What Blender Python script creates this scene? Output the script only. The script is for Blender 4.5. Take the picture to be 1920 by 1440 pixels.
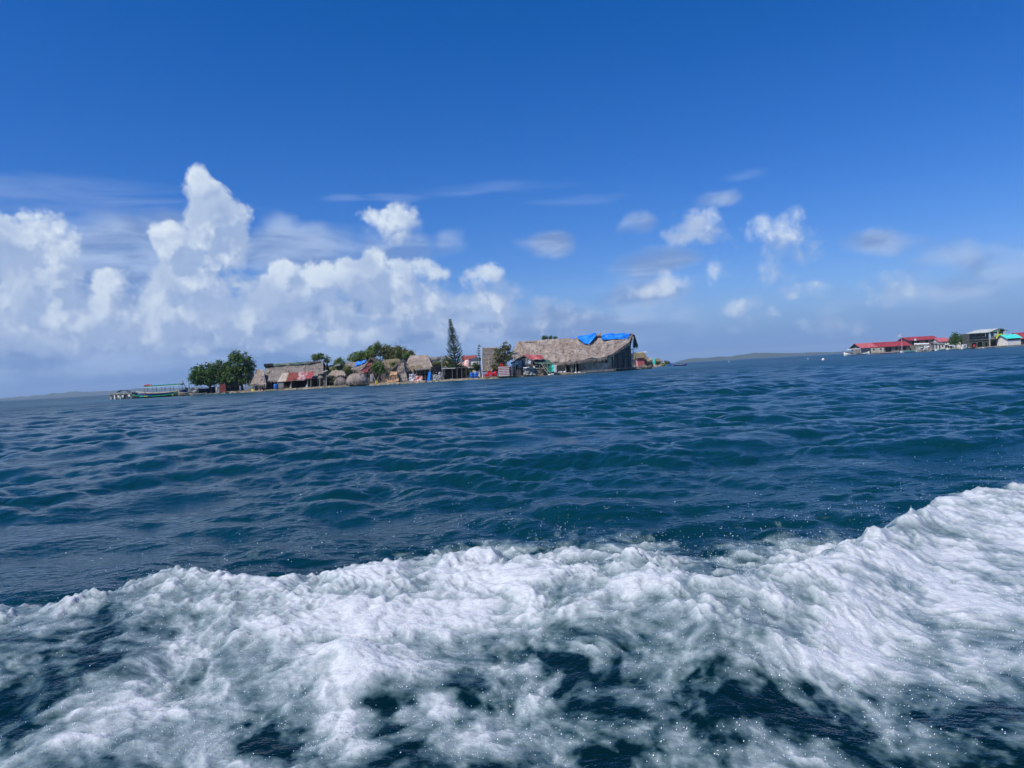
import bpy, math, random
import numpy as np
from math import radians, sin, cos, tan, pi, sqrt, atan2, asin
from mathutils import Vector, Matrix

scene = bpy.context.scene
for o in list(bpy.data.objects):
    bpy.data.objects.remove(o)
COL = scene.collection
random.seed(7)

# ------------------------------------------------------------------ camera
F_PX = 1450.0                       # focal length in pixels of the 1920 px wide frame
CAM_H = 1.4
PITCH = math.atan(23.0 / F_PX)      # looking a little below the horizon
ROLL = radians(3.22)
camd = bpy.data.cameras.new('camera')
cam = bpy.data.objects.new('camera', camd)
COL.objects.link(cam)
scene.camera = cam
camd.sensor_width = 36.0
camd.lens = 36.0 * F_PX / 1920.0
camd.clip_start = 0.05
camd.clip_end = 60000.0
_f = Vector((0, cos(PITCH), -sin(PITCH)))
_u0 = Vector((0, sin(PITCH), cos(PITCH)))
_r0 = Vector((1, 0, 0))
_r = _r0 * cos(ROLL) - _u0 * sin(ROLL)
_u = _r0 * sin(ROLL) + _u0 * cos(ROLL)
_m = Matrix((_r, _u, -_f)).transposed().to_4x4()
_m.translation = Vector((0, 0, CAM_H))
cam.matrix_world = _m

def ray(px, py):
    return _f + _r * ((px - 960.0) / F_PX) - _u * ((py - 720.0) / F_PX)
def at(px, py, Y):
    """world point at depth Y that the photo shows at full-size pixel px, py"""
    d = ray(px, py)
    return Vector((0, 0, CAM_H)) + d * (Y / d.y)
def gx(px, Y, z=0.5):
    """world x of the place at depth Y and height z standing in photo column px"""
    x = (px - 960.0) / F_PX * Y
    for _ in range(4):
        p = Vector((x, Y, z - CAM_H))
        q = 960.0 + F_PX * p.dot(_r) / p.dot(_f)
        x += (px - q) / F_PX * Y
    return x

# ------------------------------------------------------------------ render, exposure
scene.view_settings.view_transform = 'Standard'
scene.view_settings.look = 'None'
scene.view_settings.gamma = 1.0
scene.view_settings.use_curve_mapping = False
scene.view_settings.exposure = 0.0
scene.cycles.use_denoising = True
scene.cycles.use_adaptive_sampling = True
scene.cycles.adaptive_threshold = 0.02
scene.cycles.adaptive_min_samples = 8
scene.cycles.max_bounces = 6
scene.cycles.diffuse_bounces = 2
scene.cycles.glossy_bounces = 3
scene.cycles.transmission_bounces = 4
scene.cycles.transparent_max_bounces = 8
scene.cycles.volume_bounces = 0
scene.cycles.sample_clamp_indirect = 6.0
scene.cycles.caustics_reflective = False
scene.cycles.caustics_refractive = False

# ------------------------------------------------------------------ sun
SUN_DIR = Vector((-0.50, -0.36, 0.80)).normalized()   # towards the sun: high, behind the left shoulder
sund = bpy.data.lights.new('sun', 'SUN')
sun = bpy.data.objects.new('sun', sund)
COL.objects.link(sun)
sund.energy = 4.6
sund.angle = radians(0.53)
sund.color = (1.0, 0.955, 0.89)
sun.rotation_euler = (-SUN_DIR).to_track_quat('-Z', 'Y').to_euler()
SUN_EL = asin(SUN_DIR.z)
SUN_AZ = atan2(SUN_DIR.x, SUN_DIR.y)

# ------------------------------------------------------------------ node helper
class NT:
    def __init__(s, tree):
        s.t = tree
    def n(s, typ, ins=None, **props):
        nd = s.t.nodes.new(typ)
        for k, v in props.items():
            setattr(nd, k, v)
        if ins:
            for k, v in ins.items():
                sock = nd.inputs[k]
                if isinstance(v, bpy.types.NodeSocket):
                    s.t.links.new(v, sock)
                elif v is not None:
                    sock.default_value = v
        return nd
    def m(s, op, a, b=None, c=None, clamp=False):
        nd = s.t.nodes.new('ShaderNodeMath')
        nd.operation = op
        nd.use_clamp = clamp
        for i, v in enumerate((a, b, c)):
            if v is None:
                continue
            if isinstance(v, bpy.types.NodeSocket):
                s.t.links.new(v, nd.inputs[i])
            else:
                nd.inputs[i].default_value = v
        return nd.outputs[0]
    def v(s, op, a, b=None, c=None, scale=None):
        nd = s.t.nodes.new('ShaderNodeVectorMath')
        nd.operation = op
        for i, w in enumerate((a, b, c)):
            if w is None:
                continue
            if isinstance(w, bpy.types.NodeSocket):
                s.t.links.new(w, nd.inputs[i])
            else:
                nd.inputs[i].default_value = w
        if scale is not None:
            if isinstance(scale, bpy.types.NodeSocket):
                s.t.links.new(scale, nd.inputs['Scale'])
            else:
                nd.inputs['Scale'].default_value = scale
        return nd.outputs['Value'] if op in ('LENGTH', 'DOT_PRODUCT', 'DISTANCE') else nd.outputs['Vector']
    def ss(s, x, a, b, lo=0.0, hi=1.0, kind='SMOOTHSTEP'):
        nd = s.n('ShaderNodeMapRange', {0: x, 1: a, 2: b, 3: lo, 4: hi}, interpolation_type=kind)
        return nd.outputs[0]
    def mix(s, f, a, b, blend='MIX'):
        nd = s.t.nodes.new('ShaderNodeMix')
        nd.data_type = 'RGBA'
        nd.blend_type = blend
        for i, v in ((0, f), (6, a), (7, b)):
            if isinstance(v, bpy.types.NodeSocket):
                s.t.links.new(v, nd.inputs[i])
            else:
                nd.inputs[i].default_value = v if i == 0 else (tuple(v) + (1,))[:4]
        return nd.outputs[2]
    def noise(s, vec, scale, detail=3, rough=0.5, dim='3D', dist=0.0, out=0):
        nd = s.n('ShaderNodeTexNoise', {'Vector': vec, 'Scale': scale, 'Detail': detail, 'Roughness': rough, 'Distortion': dist}, noise_dimensions=dim)
        return nd.outputs[out]

# ------------------------------------------------------------------ sky
world = bpy.data.worlds.new('World')
scene.world = world
world.use_nodes = True
wt = world.node_tree
wt.nodes.clear()
W = NT(wt)

def pix_dir(px, py):
    d = ray(px, py).normalized()
    return math.degrees(atan2(d.x, d.y)) / 10.0, math.degrees(asin(d.z)) / 10.0
PXD = 57.2958 / F_PX / 10.0         # sky units (tens of degrees) per photo pixel

CUM = [  # heaps of cumulus: centre, radii (photo pixels), weight
 (60,640,120,26,.75),(200,648,110,24,.7),(330,650,120,26,.7),(470,640,90,28,.7),(600,632,90,26,.7),(730,628,90,26,.65),(860,616,80,26,.6),(990,612,70,22,.55),(150,690,120,14,.4),(25,440,75,48,1.0),(85,468,42,40,.9),(100,520,40,50,.8),(10,560,110,60,.8),(55,600,120,55,.8),
 (200,550,36,38,.95),(232,590,42,26,.8),(60,585,80,40,.7),
 (377,332,19,22,.9),(390,366,33,32,.95),(408,408,50,44,1.05),(322,462,34,42,1.0),(402,462,56,50,1.0),
 (355,520,60,52,.85),(395,545,50,60,.8),(290,585,130,52,.85),(420,600,90,42,.75),
 (455,560,32,34,.6),(530,545,56,44,.85),(608,530,40,36,.95),(570,590,110,50,.8),
 (704,494,28,30,.9),(668,524,50,38,.95),(735,532,50,36,.9),(800,516,38,24,.95),(765,575,90,48,.85),
 (898,522,40,28,.85),(930,524,22,18,.7),(930,570,80,44,.75),(1000,560,50,26,.6),(1050,590,70,32,.65),
 (735,410,58,32,.72),(742,432,44,24,.40),
 (1315,418,46,32,.9),(1312,440,62,26,.7),
 (1470,442,66,34,.85),(1500,430,36,32,.6),(1480,480,60,34,.6),(1460,515,38,18,.55),(1500,545,48,22,.55),
 (1385,575,46,16,.7),(1420,600,40,22,.5),(1665,542,56,24,.6),(1560,612,60,18,.5),(1360,530,26,30,.45),(1240,545,60,24,.5),(1925,482,10,20,.4)]
GREY = [(200,470,130,60,.95),(120,530,120,60,.7),(560,478,110,44,.85),(530,448,38,40,.55),(840,452,36,26,.5),(1018,456,50,24,.85),
 (1190,428,34,22,.65),(1340,382,50,18,.6),(1235,492,60,20,.5),(1180,560,90,28,.45),(1860,495,100,26,.26),
 (1640,462,70,16,.45),(1785,475,60,24,.5),(1780,545,50,18,.5),(1700,560,90,20,.2),(740,470,70,40,.5),
 (160,630,460,72,1.1),(640,620,380,62,.95),(960,625,280,48,.75),(1250,600,160,30,.3)]
WISP = [(50,350,190,26,.9),(180,402,230,24,.7),(640,378,42,9,.9),(735,374,55,9,.8),(940,352,130,12,.5),(1080,374,90,11,.5),
 (1402,334,46,11,.7),(1180,530,160,16,.6),(250,430,120,20,.5)]

def blob_group(name, blobs):
    g = bpy.data.node_groups.new(name, 'ShaderNodeTree')
    g.interface.new_socket('P', in_out='INPUT', socket_type='NodeSocketVector')
    g.interface.new_socket('D', in_out='OUTPUT', socket_type='NodeSocketFloat')
    G = NT(g)
    gi = g.nodes.new('NodeGroupInput')
    go = g.nodes.new('NodeGroupOutput')
    acc = None
    for (cx, cy, rx, ry, w) in blobs:
        a, e = pix_dir(cx, cy)
        ix, iy = 1.0 / (rx * PXD * 1.25), 1.0 / (ry * PXD * 1.25)
        q = G.v('MULTIPLY_ADD', gi.outputs[0], (ix, iy, 0), (-a * ix, -e * iy, 0))
        l = G.v('DOT_PRODUCT', q, q)
        d = G.m('MULTIPLY_ADD', l, -w, w)            # w (1 - r^2)
        acc = d if acc is None else G.m('SMOOTH_MAX', acc, d, 0.25)
    acc = G.m('MAXIMUM', acc, -0.6)
    g.links.new(acc, go.inputs[0])
    return g

tc = W.n('ShaderNodeTexCoord')
dirv = tc.outputs['Generated']
sep = W.n('ShaderNodeSeparateXYZ', {0: dirv})
az = W.m('MULTIPLY', W.m('ARCTAN2', sep.outputs[0], sep.outputs[1]), 5.72958)
el = W.m('MULTIPLY', W.m('ARCSINE', sep.outputs[2]), 5.72958)
P0 = W.n('ShaderNodeCombineXYZ', {0: az, 1: el, 2: 0.0}).outputs[0]

def warp(p, scale, amp, detail=2):
    nz = W.noise(p, scale, detail, 0.5, '2D', out=1)
    return W.v('MULTIPLY_ADD', W.v('SUBTRACT', nz, (0.5, 0.5, 0.5)), (amp, amp, 0), p)

cumg = blob_group('cumulus_field', CUM)
greyg = blob_group('grey_field', GREY)
wispg = blob_group('wisp_field', WISP)

def cumulus(p, full=True):
    pw = warp(p, 1.6, 0.22, 3)
    g = wt.nodes.new('ShaderNodeGroup'); g.node_tree = cumg
    wt.links.new(pw, g.inputs[0])
    pf = warp(p, 5.0, 0.10, 1)
    vor = W.n('ShaderNodeTexVoronoi', {'Vector': pf, 'Scale': 6.5, 'Detail': 2.0, 'Roughness': 0.5, 'Lacunarity': 2.3, 'Smoothness': 0.35}, voronoi_dimensions='2D', feature='SMOOTH_F1')
    bil = W.m('SUBTRACT', 0.55, vor.outputs['Distance'])
    fb = W.noise(p, 3.2, 6, 0.56, '2D')
    d = W.m('MULTIPLY_ADD', bil, 0.42, g.outputs[0])
    d = W.m('MULTIPLY_ADD', W.m('SUBTRACT', fb, 0.5), 1.40, d)
    return d
d0 = cumulus(P0)
P1 = W.v('ADD', P0, (-0.075, 0.110, 0))
d1 = cumulus(P1)
soft = W.ss(az, -1.5, 1.2, 0.42, 0.85)
alpha_c = W.m('SMOOTH_MIN', W.ss(d0, 0.06, W.m('ADD', soft, 0.12)), 1.0, 0.05)
relief = W.m('SUBTRACT', d0, d1)
fine = W.m('SUBTRACT', W.noise(P0, 7.5, 4, 0.6, '2D'), W.noise(P1, 7.5, 4, 0.6, '2D'))
lit = W.ss(W.m('MULTIPLY_ADD', fine, 0.55, relief), -0.26, 0.44)
# tall tops stay bright, the low bank lies in its own shade and in the haze
topness = W.ss(el, 0.1, 1.45)
broad = W.noise(P0, 2.6, 4, 0.55, '2D', 0.3)
lit = W.m('MULTIPLY', lit, W.ss(broad, 0.36, 0.62, 0.30, 1.0))
lit = W.m('MULTIPLY', lit, W.m('MULTIPLY_ADD', topness, 0.46, 0.60))
edge = W.ss(d0, 0.95, 0.25)
lit = W.m('ADD', lit, W.m('MULTIPLY', edge, W.m('MULTIPLY', topness, 0.20)), clamp=True)
ccol = W.mix(lit, (0.330, 0.450, 0.700), (0.735, 0.830, 0.935))

gw = warp(P0, 1.2, 0.25, 3)
gg = wt.nodes.new('ShaderNodeGroup'); gg.node_tree = greyg
wt.links.new(gw, gg.inputs[0])
gd = W.m('MULTIPLY_ADD', W.m('SUBTRACT', W.noise(P0, 2.3, 5, 0.52, '2D'), 0.5), 1.3, gg.outputs[0])
alpha_g = W.m('MULTIPLY', W.ss(gd, -0.08, 0.70), 0.84)
gshade = W.noise(W.v('MULTIPLY', P0, (0.8, 2.9, 1)), 1.7, 5, 0.55, '2D', 0.3)
gcol = W.mix(W.ss(gshade, 0.35, 0.65), (0.205, 0.320, 0.590), (0.420, 0.550, 0.800))

ws = wt.nodes.new('ShaderNodeGroup'); ws.node_tree = wispg
wt.links.new(warp(P0, 1.0, 0.12, 2), ws.inputs[0])
wv = W.v('MULTIPLY', P0, (0.8, 5.5, 1))
wd = W.m('MULTIPLY_ADD', W.m('SUBTRACT', W.noise(wv, 1.4, 5, 0.6, '2D', 0.4), 0.5), 1.8, ws.outputs[0])
alpha_w = W.m('MULTIPLY', W.ss(wd, 0.0, 1.2), 0.18)

sky = W.n('ShaderNodeTexSky', sky_type='NISHITA', sun_disc=False, sun_elevation=SUN_EL, sun_rotation=SUN_AZ,
          altitude=0.0, air_density=1.0, dust_density=0.6, ozone_density=3.0)
SKY_STRENGTH = 0.085
# work in radiance that is already at display scale, then hand it to the Background
skyc = W.mix(1.0, sky.outputs[0], (SKY_STRENGTH,) * 3, 'MULTIPLY')
hs = W.n('ShaderNodeHueSaturation', {'Hue': 0.5, 'Saturation': 1.38, 'Value': 1.0, 'Color': skyc})
skyc = W.mix(1.0, hs.outputs[0], (0.78, 0.91, 1.45), 'MULTIPLY')
skyc = W.v('MAXIMUM', W.v('SUBTRACT', skyc, (0.011, 0.0, 0.0)), (0.005, 0.0, 0.0))
lowhaze = W.ss(el, 0.62, -0.05)
skyc = W.mix(W.m('MULTIPLY', lowhaze, 0.80), skyc, (0.110, 0.275, 0.640))
c = W.mix(alpha_w, skyc, (0.62, 0.74, 0.95))
c = W.mix(alpha_g, c, gcol)
c = W.mix(W.m('MULTIPLY', alpha_c, 0.96), c, ccol)
# the air in front of the lowest clouds
c = W.mix(W.m('MULTIPLY', W.ss(el, 0.42, 0.0), 0.62), c, (0.150, 0.310, 0.640))
c = W.mix(W.ss(el, 0.0, -0.15), c, (0.05, 0.13, 0.25))
# Background strength stays at the sky's physical scale
c = W.mix(1.0, c, (1.0 / SKY_STRENGTH,) * 3, 'MULTIPLY')
bg = W.n('ShaderNodeBackground', {'Color': c, 'Strength': SKY_STRENGTH})
wo = W.n('ShaderNodeOutputWorld', {'Surface': bg.outputs[0]})
world.cycles.sampling_method = 'MANUAL'
world.cycles.sample_map_resolution = 512

# ================================================================== objects: shared helpers
def tag(o, label=None, cat=None, group=None, kind=None):
    if label: o['label'] = label
    if cat: o['category'] = cat
    if group: o['group'] = group
    if kind: o['kind'] = kind
    return o

def make_mat(name, color=(0.5, 0.5, 0.5), rough=0.7, color2=None, nscale=3.0, detail=4, bump=0.0, bscale=20.0, stretch=(1, 1, 1), spec=0.3, metallic=0.0, c3=None):
    m = bpy.data.materials.new(name)
    m.use_nodes = True
    t = m.node_tree
    b = t.nodes['Principled BSDF']
    T = NT(t)
    b.inputs['Roughness'].default_value = rough
    b.inputs['Specular IOR Level'].default_value = spec
    b.inputs['Metallic'].default_value = metallic
    b.inputs['Base Color'].default_value = tuple(color) + (1,)
    if color2 is not None or bump:
        co = T.n('ShaderNodeTexCoord').outputs['Object']
        co = T.v('MULTIPLY', co, stretch)
    if color2 is not None:
        nz = T.noise(co, nscale, detail, 0.6)
        f = T.ss(nz, 0.36, 0.64)
        c = T.mix(f, color, color2)
        if c3 is not None:
            c = T.mix(T.ss(T.noise(co, nscale * 0.35, 3, 0.6), 0.52, 0.62), c, c3)
        t.links.new(c, b.inputs['Base Color'])
    if bump:
        nb = T.noise(co, bscale, 3, 0.6)
        bp = T.n('ShaderNodeBump', {'Strength': bump, 'Distance': 0.1, 'Height': nb})
        t.links.new(bp.outputs[0], b.inputs['Normal'])
    return m

# ================================================================== the sea
rng = np.random.default_rng(11)
_perm = rng.permutation(256)
_perm = np.concatenate([_perm, _perm])
_ga = rng.random(256) * 2 * np.pi
_gx, _gy = np.cos(_ga).astype(np.float32), np.sin(_ga).astype(np.float32)
def perlin(x, y, seed=0):
    x = x + seed * 17.31; y = y + seed * 9.77
    xi = np.floor(x).astype(np.int32); yi = np.floor(y).astype(np.int32)
    xf = (x - xi).astype(np.float32); yf = (y - yi).astype(np.float32)
    xi &= 255; yi &= 255
    u = xf * xf * xf * (xf * (xf * 6 - 15) + 10); v = yf * yf * yf * (yf * (yf * 6 - 15) + 10)
    def g(ix, iy, dx, dy):
        h = _perm[_perm[ix & 255] + (iy & 255)]
        return _gx[h] * dx + _gy[h] * dy
    n00 = g(xi, yi, xf, yf); n10 = g(xi + 1, yi, xf - 1, yf)
    n01 = g(xi, yi + 1, xf, yf - 1); n11 = g(xi + 1, yi + 1, xf - 1, yf - 1)
    a = n00 + u * (n10 - n00); b = n01 + u * (n11 - n01)
    return (a + v * (b - a)) * 1.5
def fbm(x, y, octs, seed=0, gain=0.5, lac=2.03, ridged=False):
    s = 0; a = 1.0; t = 0
    for i in range(octs):
        n = perlin(x, y, seed + i)
        if ridged:
            n = 1 - 2 * np.abs(n)
        s = s + a * n; t += a
        a *= gain; x = x * lac; y = y * lac
    return s / t
def sstep(x, a, b):
    t = np.clip((x - a) / (b - a), 0, 1)
    return t * t * (3 - 2 * t)

# --- polar sheet round the camera, finest where the camera looks
rr = [0.0, 0.5, 1.0, 1.4, 1.7]
r = 1.9
while r < 16000:
    rr.append(r)
    if r < 9: k = 0.0037
    elif r < 60: k = 0.0037 + (r - 9) / 51 * 0.0035
    elif r < 400: k = 0.0072 + (r - 60) / 340 * 0.009
    else: k = 0.05
    r *= 1 + k
rr.append(16000.0)
rr = np.array(rr)
half = np.linspace(-39.5, 39.5, 640)
wide1 = np.linspace(-180, -39.5, 57)[:-1]
wide2 = np.linspace(39.5, 180, 57)[1:]
th = np.radians(np.concatenate([wide1, half, wide2]))
th = th[:-1]                                     # closes on itself
NR, NC = len(rr), len(th)
R, T_ = np.meshgrid(rr, th, indexing='ij')
X = R * np.sin(T_); Yw = R * np.cos(T_)
dr = np.gradient(rr)[:, None] * np.ones_like(R)
dth = np.minimum(np.gradient(th)[None, :], 0.05) * R
spacing = np.maximum(dr, dth)

def band(L, N, lmin, lmax, rms, wind_deg, spread, seed):
    g = np.random.default_rng(seed)
    k1 = np.fft.fftfreq(N, L / N) * 2 * np.pi
    kx, ky = np.meshgrid(k1, k1, indexing='ij')
    k = np.hypot(kx, ky); k[0, 0] = 1
    lam = 2 * np.pi / k
    wd = np.radians(wind_deg)
    ca = (kx * np.sin(wd) + ky * np.cos(wd)) / k
    D = np.abs(ca) ** spread + 0.03
    A = k ** -2.0 * np.sqrt(D) * sstep(np.log(lam), np.log(lmin * 0.8), np.log(lmin * 1.2)) * (1 - sstep(np.log(lam), np.log(lmax * 0.85), np.log(lmax * 1.2)))
    A[0, 0] = 0
    H = A * (g.standard_normal((N, N)) + 1j * g.standard_normal((N, N)))
    h = np.fft.ifft2(H).real
    s = rms / h.std()
    Dx = np.fft.ifft2(1j * kx / k * H).real * s
    Dy = np.fft.ifft2(1j * ky / k * H).real * s
    return L, N, h * s, Dx, Dy
def sample(b, x, y, ang):
    L, N, h, Dx, Dy = b
    c, s = np.cos(ang), np.sin(ang)
    u = (x * c - y * s) / L * N; v = (x * s + y * c) / L * N
    i = np.floor(u).astype(np.int64); j = np.floor(v).astype(np.int64)
    fu, fv = u - i, v - j
    i0, i1, j0, j1 = i % N, (i + 1) % N, j % N, (j + 1) % N
    w00, w10, w01, w11 = (1 - fu) * (1 - fv), fu * (1 - fv), (1 - fu) * fv, fu * fv
    f = lambda a: a[i0, j0] * w00 + a[i1, j0] * w10 + a[i0, j1] * w01 + a[i1, j1] * w11
    hx, dx, dy = f(h), f(Dx), f(Dy)
    return hx, dx * c + dy * s, -dx * s + dy * c
bands = [  # L, N, lmin, lmax, rms height, heading, spread, seed, rotation, chop
    (band(211, 512, 4.5, 17, 0.066, 12, 9.0, 3), 0.30, 1.1, 7.5),
    (band(83, 512, 1.3, 4.0, 0.044, -14, 4.0, 5), -0.22, 1.3, 2.4),
    (band(27, 512, 0.38, 1.3, 0.0265, 8, 2.4, 8), 0.55, 1.2, 0.8),
    (band(7.3, 512, 0.09, 0.4, 0.0056, -5, 1.6, 9), -0.6, 1.0, 0.22)]
Z = np.zeros_like(X); DX = np.zeros_like(X); DY = np.zeros_like(X)

# --- the wake: a ridge of broken water running past the boat, and the foam on it
def ground(px, py, z=0.0):
    d = ray(px, py)
    t = (z - CAM_H) / d.z
    return d.x * t, d.y * t
crest = [(-700, 1270), (-300, 1185), (0, 1140), (75, 1128), (150, 1110), (230, 1098), (300, 1076), (360, 1072), (430, 1085), (500, 1076), (550, 1072),
         (620, 1066), (680, 1064), (760, 1050), (820, 1040), (920, 1036), (1000, 1046), (1080, 1052), (1170, 1045), (1250, 1062), (1330, 1088),
         (1390, 1078), (1450, 1060), (1520, 1045), (1580, 1022), (1640, 988), (1680, 968), (1720, 950), (1760, 925), (1800, 916), (1860, 903), (1920, 900), (2300, 860), (2700, 830)]
cw = np.array([ground(a, b, 0.20) for a, b in crest])
cs = cw[:, 0] / cw[:, 1]; cy = cw[:, 1]
front = T_[0]
near = (R < 16) & (np.abs(T_) < 1.1)
S = np.where(near, X / np.maximum(Yw, 1e-3), 0)
wob = 0.10 * fbm(X * 2.3, Yw * 2.3, 3, 40) + 0.035 * fbm(X * 11, Yw * 11, 2, 45)
d = np.where(near, Yw - np.interp(S, cs, cy) - wob, 9.0)      # > 0: beyond the crest
side = np.where(near, 1.0, 0.0) * (1 - sstep(np.abs(T_), 0.85, 1.1))
wakez = np.interp(S, [-0.6, 0.3, 0.55], [0.20, 0.20, 0.15]) * np.where(d < 0, np.exp(-(d / 1.15) ** 2), np.exp(-(d / 0.30) ** 2))
hvar = 0.85 + 0.5 * fbm(X * 0.9, Yw * 0.3, 2, 50)
wakez = wakez * hvar * side

# how much foam lies where: a coarse map of the water beside the boat (rows = distance, columns = bearing)
PXc = np.arange(0, 1921, 240)
PYr = np.array([900, 950, 1000, 1050, 1100, 1150, 1200, 1260, 1320, 1380, 1440])
COV = np.array([
 [.9, .9, .9, .9, .9, .9, .9, .85, .85],
 [.9, .9, .9, .9, .9, .9, .9, .9, .85],
 [.9, .9, .9, .9, .9, .9, .8, .9, .85],
 [.9, .9, .9, .9, .95, .9, .8, .95, .9],
 [.9, .75, .8, .95, .95, .95, .95, .9, .85],
 [.78, .42, .70, .84, .74, .58, .74, .80, .82],
 [.50, .32, .78, .54, .52, .42, .54, .64, .66],
 [.36, .44, .64, .78, .38, .28, .32, .46, .38],
 [.26, .68, .54, .68, .40, .12, .14, .28, .10],
 [.28, .52, .50, .42, .30, .04, .04, .10, .0],
 [.20, .56, .54, .20, .22, .02, .26, -.04, -.08]])
px_ = None
def project(x, y, z):
    pz = z - CAM_H
    cx_ = x * _r.x + y * _r.y + pz * _r.z
    cy_ = x * _u.x + y * _u.y + pz * _u.z
    cz_ = x * _f.x + y * _f.y + pz * _f.z
    cz_ = np.maximum(cz_, 0.05)
    return 960 + F_PX * cx_ / cz_, 720 - F_PX * cy_ / cz_
ii = np.where(near)
xn, yn, dn = X[ii], Yw[ii], d[ii]
pxn, pyn = project(xn, yn, 0.10 + 0 * xn)
u = np.clip(pxn / 240.0, 0, 7.999); v = np.clip(np.interp(pyn, PYr, np.arange(len(PYr))), 0, 9.999)
a, b = u.astype(int), v.astype(int); fu, fv = u - a, v - b
fu = fu * fu * (3 - 2 * fu); fv = fv * fv * (3 - 2 * fv)
cov = (COV[b, a] * (1 - fu) * (1 - fv) + COV[b, a + 1] * fu * (1 - fv) + COV[b + 1, a] * (1 - fu) * fv + COV[b + 1, a + 1] * fu * fv)
# dark pools and thick heaps in the foam
pxp = pxn + 75 * fbm(xn * 2.2, yn * 2.2, 3, 31) + 45 * fbm(xn * 8, yn * 8, 3, 35); pyp = pyn + 60 * fbm(xn * 2.2, yn * 2.2, 3, 33) + 36 * fbm(xn * 8, yn * 8, 3, 37)
for (qx, qy, rx, ry, w) in [(480, 1362, 55, 42, -1.1), (195, 1215, 45, 34, -.7), (1045, 1235, 46, 34, -.9), (725, 1340, 50, 50, -.9), (860, 1270, 60, 26, -.55),
                            (1340, 1065, 62, 34, -.9), (130, 1250, 90, 40, -.45), (30, 1330, 50, 50, -.7), (350, 1085, 40, 18, -.5), (1250, 1075, 90, 20, -.2),
                            (870, 1400, 110, 55, -.5), (1100, 1400, 120, 60, -.4), (1250, 1300, 180, 40, -.35), (1560, 1300, 160, 40, -.45), (1860, 1300, 90, 40, -.5),
                            (640, 1190, 60, 60, .5), (700, 1220, 70, 40, .5), (150, 1350, 50, 40, .5), (370, 1200, 36, 36, .5), (920, 1050, 60, 40, .5), (1150, 1060, 60, 26, .4),
                            (1590, 1210, 90, 35, .5), (1440, 1370, 100, 55, .35), (1240, 1400, 60, 40, .2), (900, 1320, 70, 40, .45), (600, 1300, 70, 50, .3), (20, 1430, 70, 30, .3)]:
    cov = cov + w * np.exp(-((pxp - qx) / rx) ** 2 - ((pyp - qy) / ry) ** 2)
# lacy skirt behind the crest
lace_w = np.interp(pxn, [0, 640, 760, 900, 1300, 1560, 1680, 1760, 1920], [.3, .3, 1.7, 1.9, 2.2, 1.8, .5, 1.0, .6])
beyond = np.where(dn > 0, 1 - sstep(dn + 0.9 * fbm(xn * 1.5, yn * 1.1, 3, 39), lace_w * 0.45, lace_w), 1.0)
cov = np.where(dn > 0.0, np.minimum(cov, 0.78 * beyond - 0.30 * (1 - beyond) - 0.06), cov)
cov = np.where(dn <= 0, cov + 0.13, cov)
cov = np.where(pyn > 1500, cov * 0.6, cov)
# flow-warped noise
wx = xn + 0.15 * fbm(xn * 1.6, yn * 1.6, 2, 60); wy = yn + 0.15 * fbm(xn * 1.6, yn * 1.6, 2, 65)
wx2 = wx + 0.028 * fbm(wx * 6, wy * 6, 2, 68); wy2 = wy + 0.028 * fbm(wx * 6, wy * 6, 2, 69)
n1 = fbm(wx * 2.7 + wy * .5, wy * 2.3, 5, 70, 0.55)
n2 = fbm(wx2 * 10.5, wy2 * 8.0, 4, 80, 0.55)
n3 = 0 * fbm(wx2 * 9, wy2 * 10, 3, 90, 0.55, ridged=True)
web = np.clip(fbm(wx2 * 6.2, wy2 * 4.0, 3, 92, 0.6, ridged=True), 0, 1) ** 2.2      # thin marbled strands
def worley(x, y, seed):
    g = np.random.default_rng(seed); tab = g.random((4096, 2)).astype(np.float32)
    xi = np.floor(x).astype(np.int64); yi = np.floor(y).astype(np.int64)
    best = np.full(x.shape, 9.0, np.float32); second = best.copy()
    for a_ in (-1, 0, 1):
        for b_ in (-1, 0, 1):
            cx_, cy_ = xi + a_, yi + b_
            h_ = ((cx_ * 73856093) ^ (cy_ * 19349663)) & 4095
            dd_ = (cx_ + tab[h_, 0] - x) ** 2 + (cy_ + tab[h_, 1] - y) ** 2
            second = np.minimum(second, np.maximum(best, dd_)); best = np.minimum(best, dd_)
    return np.sqrt(best), np.sqrt(second)
wa, wa2 = worley(wx * 6.5, wy * 4.4, 1); wb, wb2 = worley(wx2 * 16, wy2 * 11, 2); wc, wc2 = worley(wx2 * 36, wy2 * 26, 3)
def lumps(x, y, s, seed):
    n = perlin(x * s, y * s, seed)
    return np.sqrt(np.maximum(0, 1 - np.minimum(1, np.abs(n) * 2.2)) + 1e-6), n
wl, wl2 = wx + 0.05 * perlin(wx * 5, wy * 5, 201), wy + 0.05 * perlin(wx * 5, wy * 5, 202)
k1 = np.clip(1 - wa ** 2 * 1.15, 0, 1); k2 = np.clip(1 - wb ** 2 * 1.2, 0, 1)
fm = 0.26 * (k1 - 0.55) + 0.22 * (k2 - 0.55) + cov * 0.97 + 0.92 * n1 + 0.52 * n2 + 0.42 * (web - 0.15) * (1.15 - np.clip(cov, 0, 1))
foam = np.clip((fm + 0.02) / 1.28, 0, 1)
milk = sstep(fm, 0.10, 0.75)
fade = (1 - sstep(np.abs(T_[ii]), 0.8, 1.05)) * (1 - sstep(R[ii], 13.0, 15.5)) * sstep(R[ii], 0.9, 1.6)
fade = fade * (1 - sstep(dn, 2.0, 2.8))
foam *= fade; milk *= fade
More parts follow.
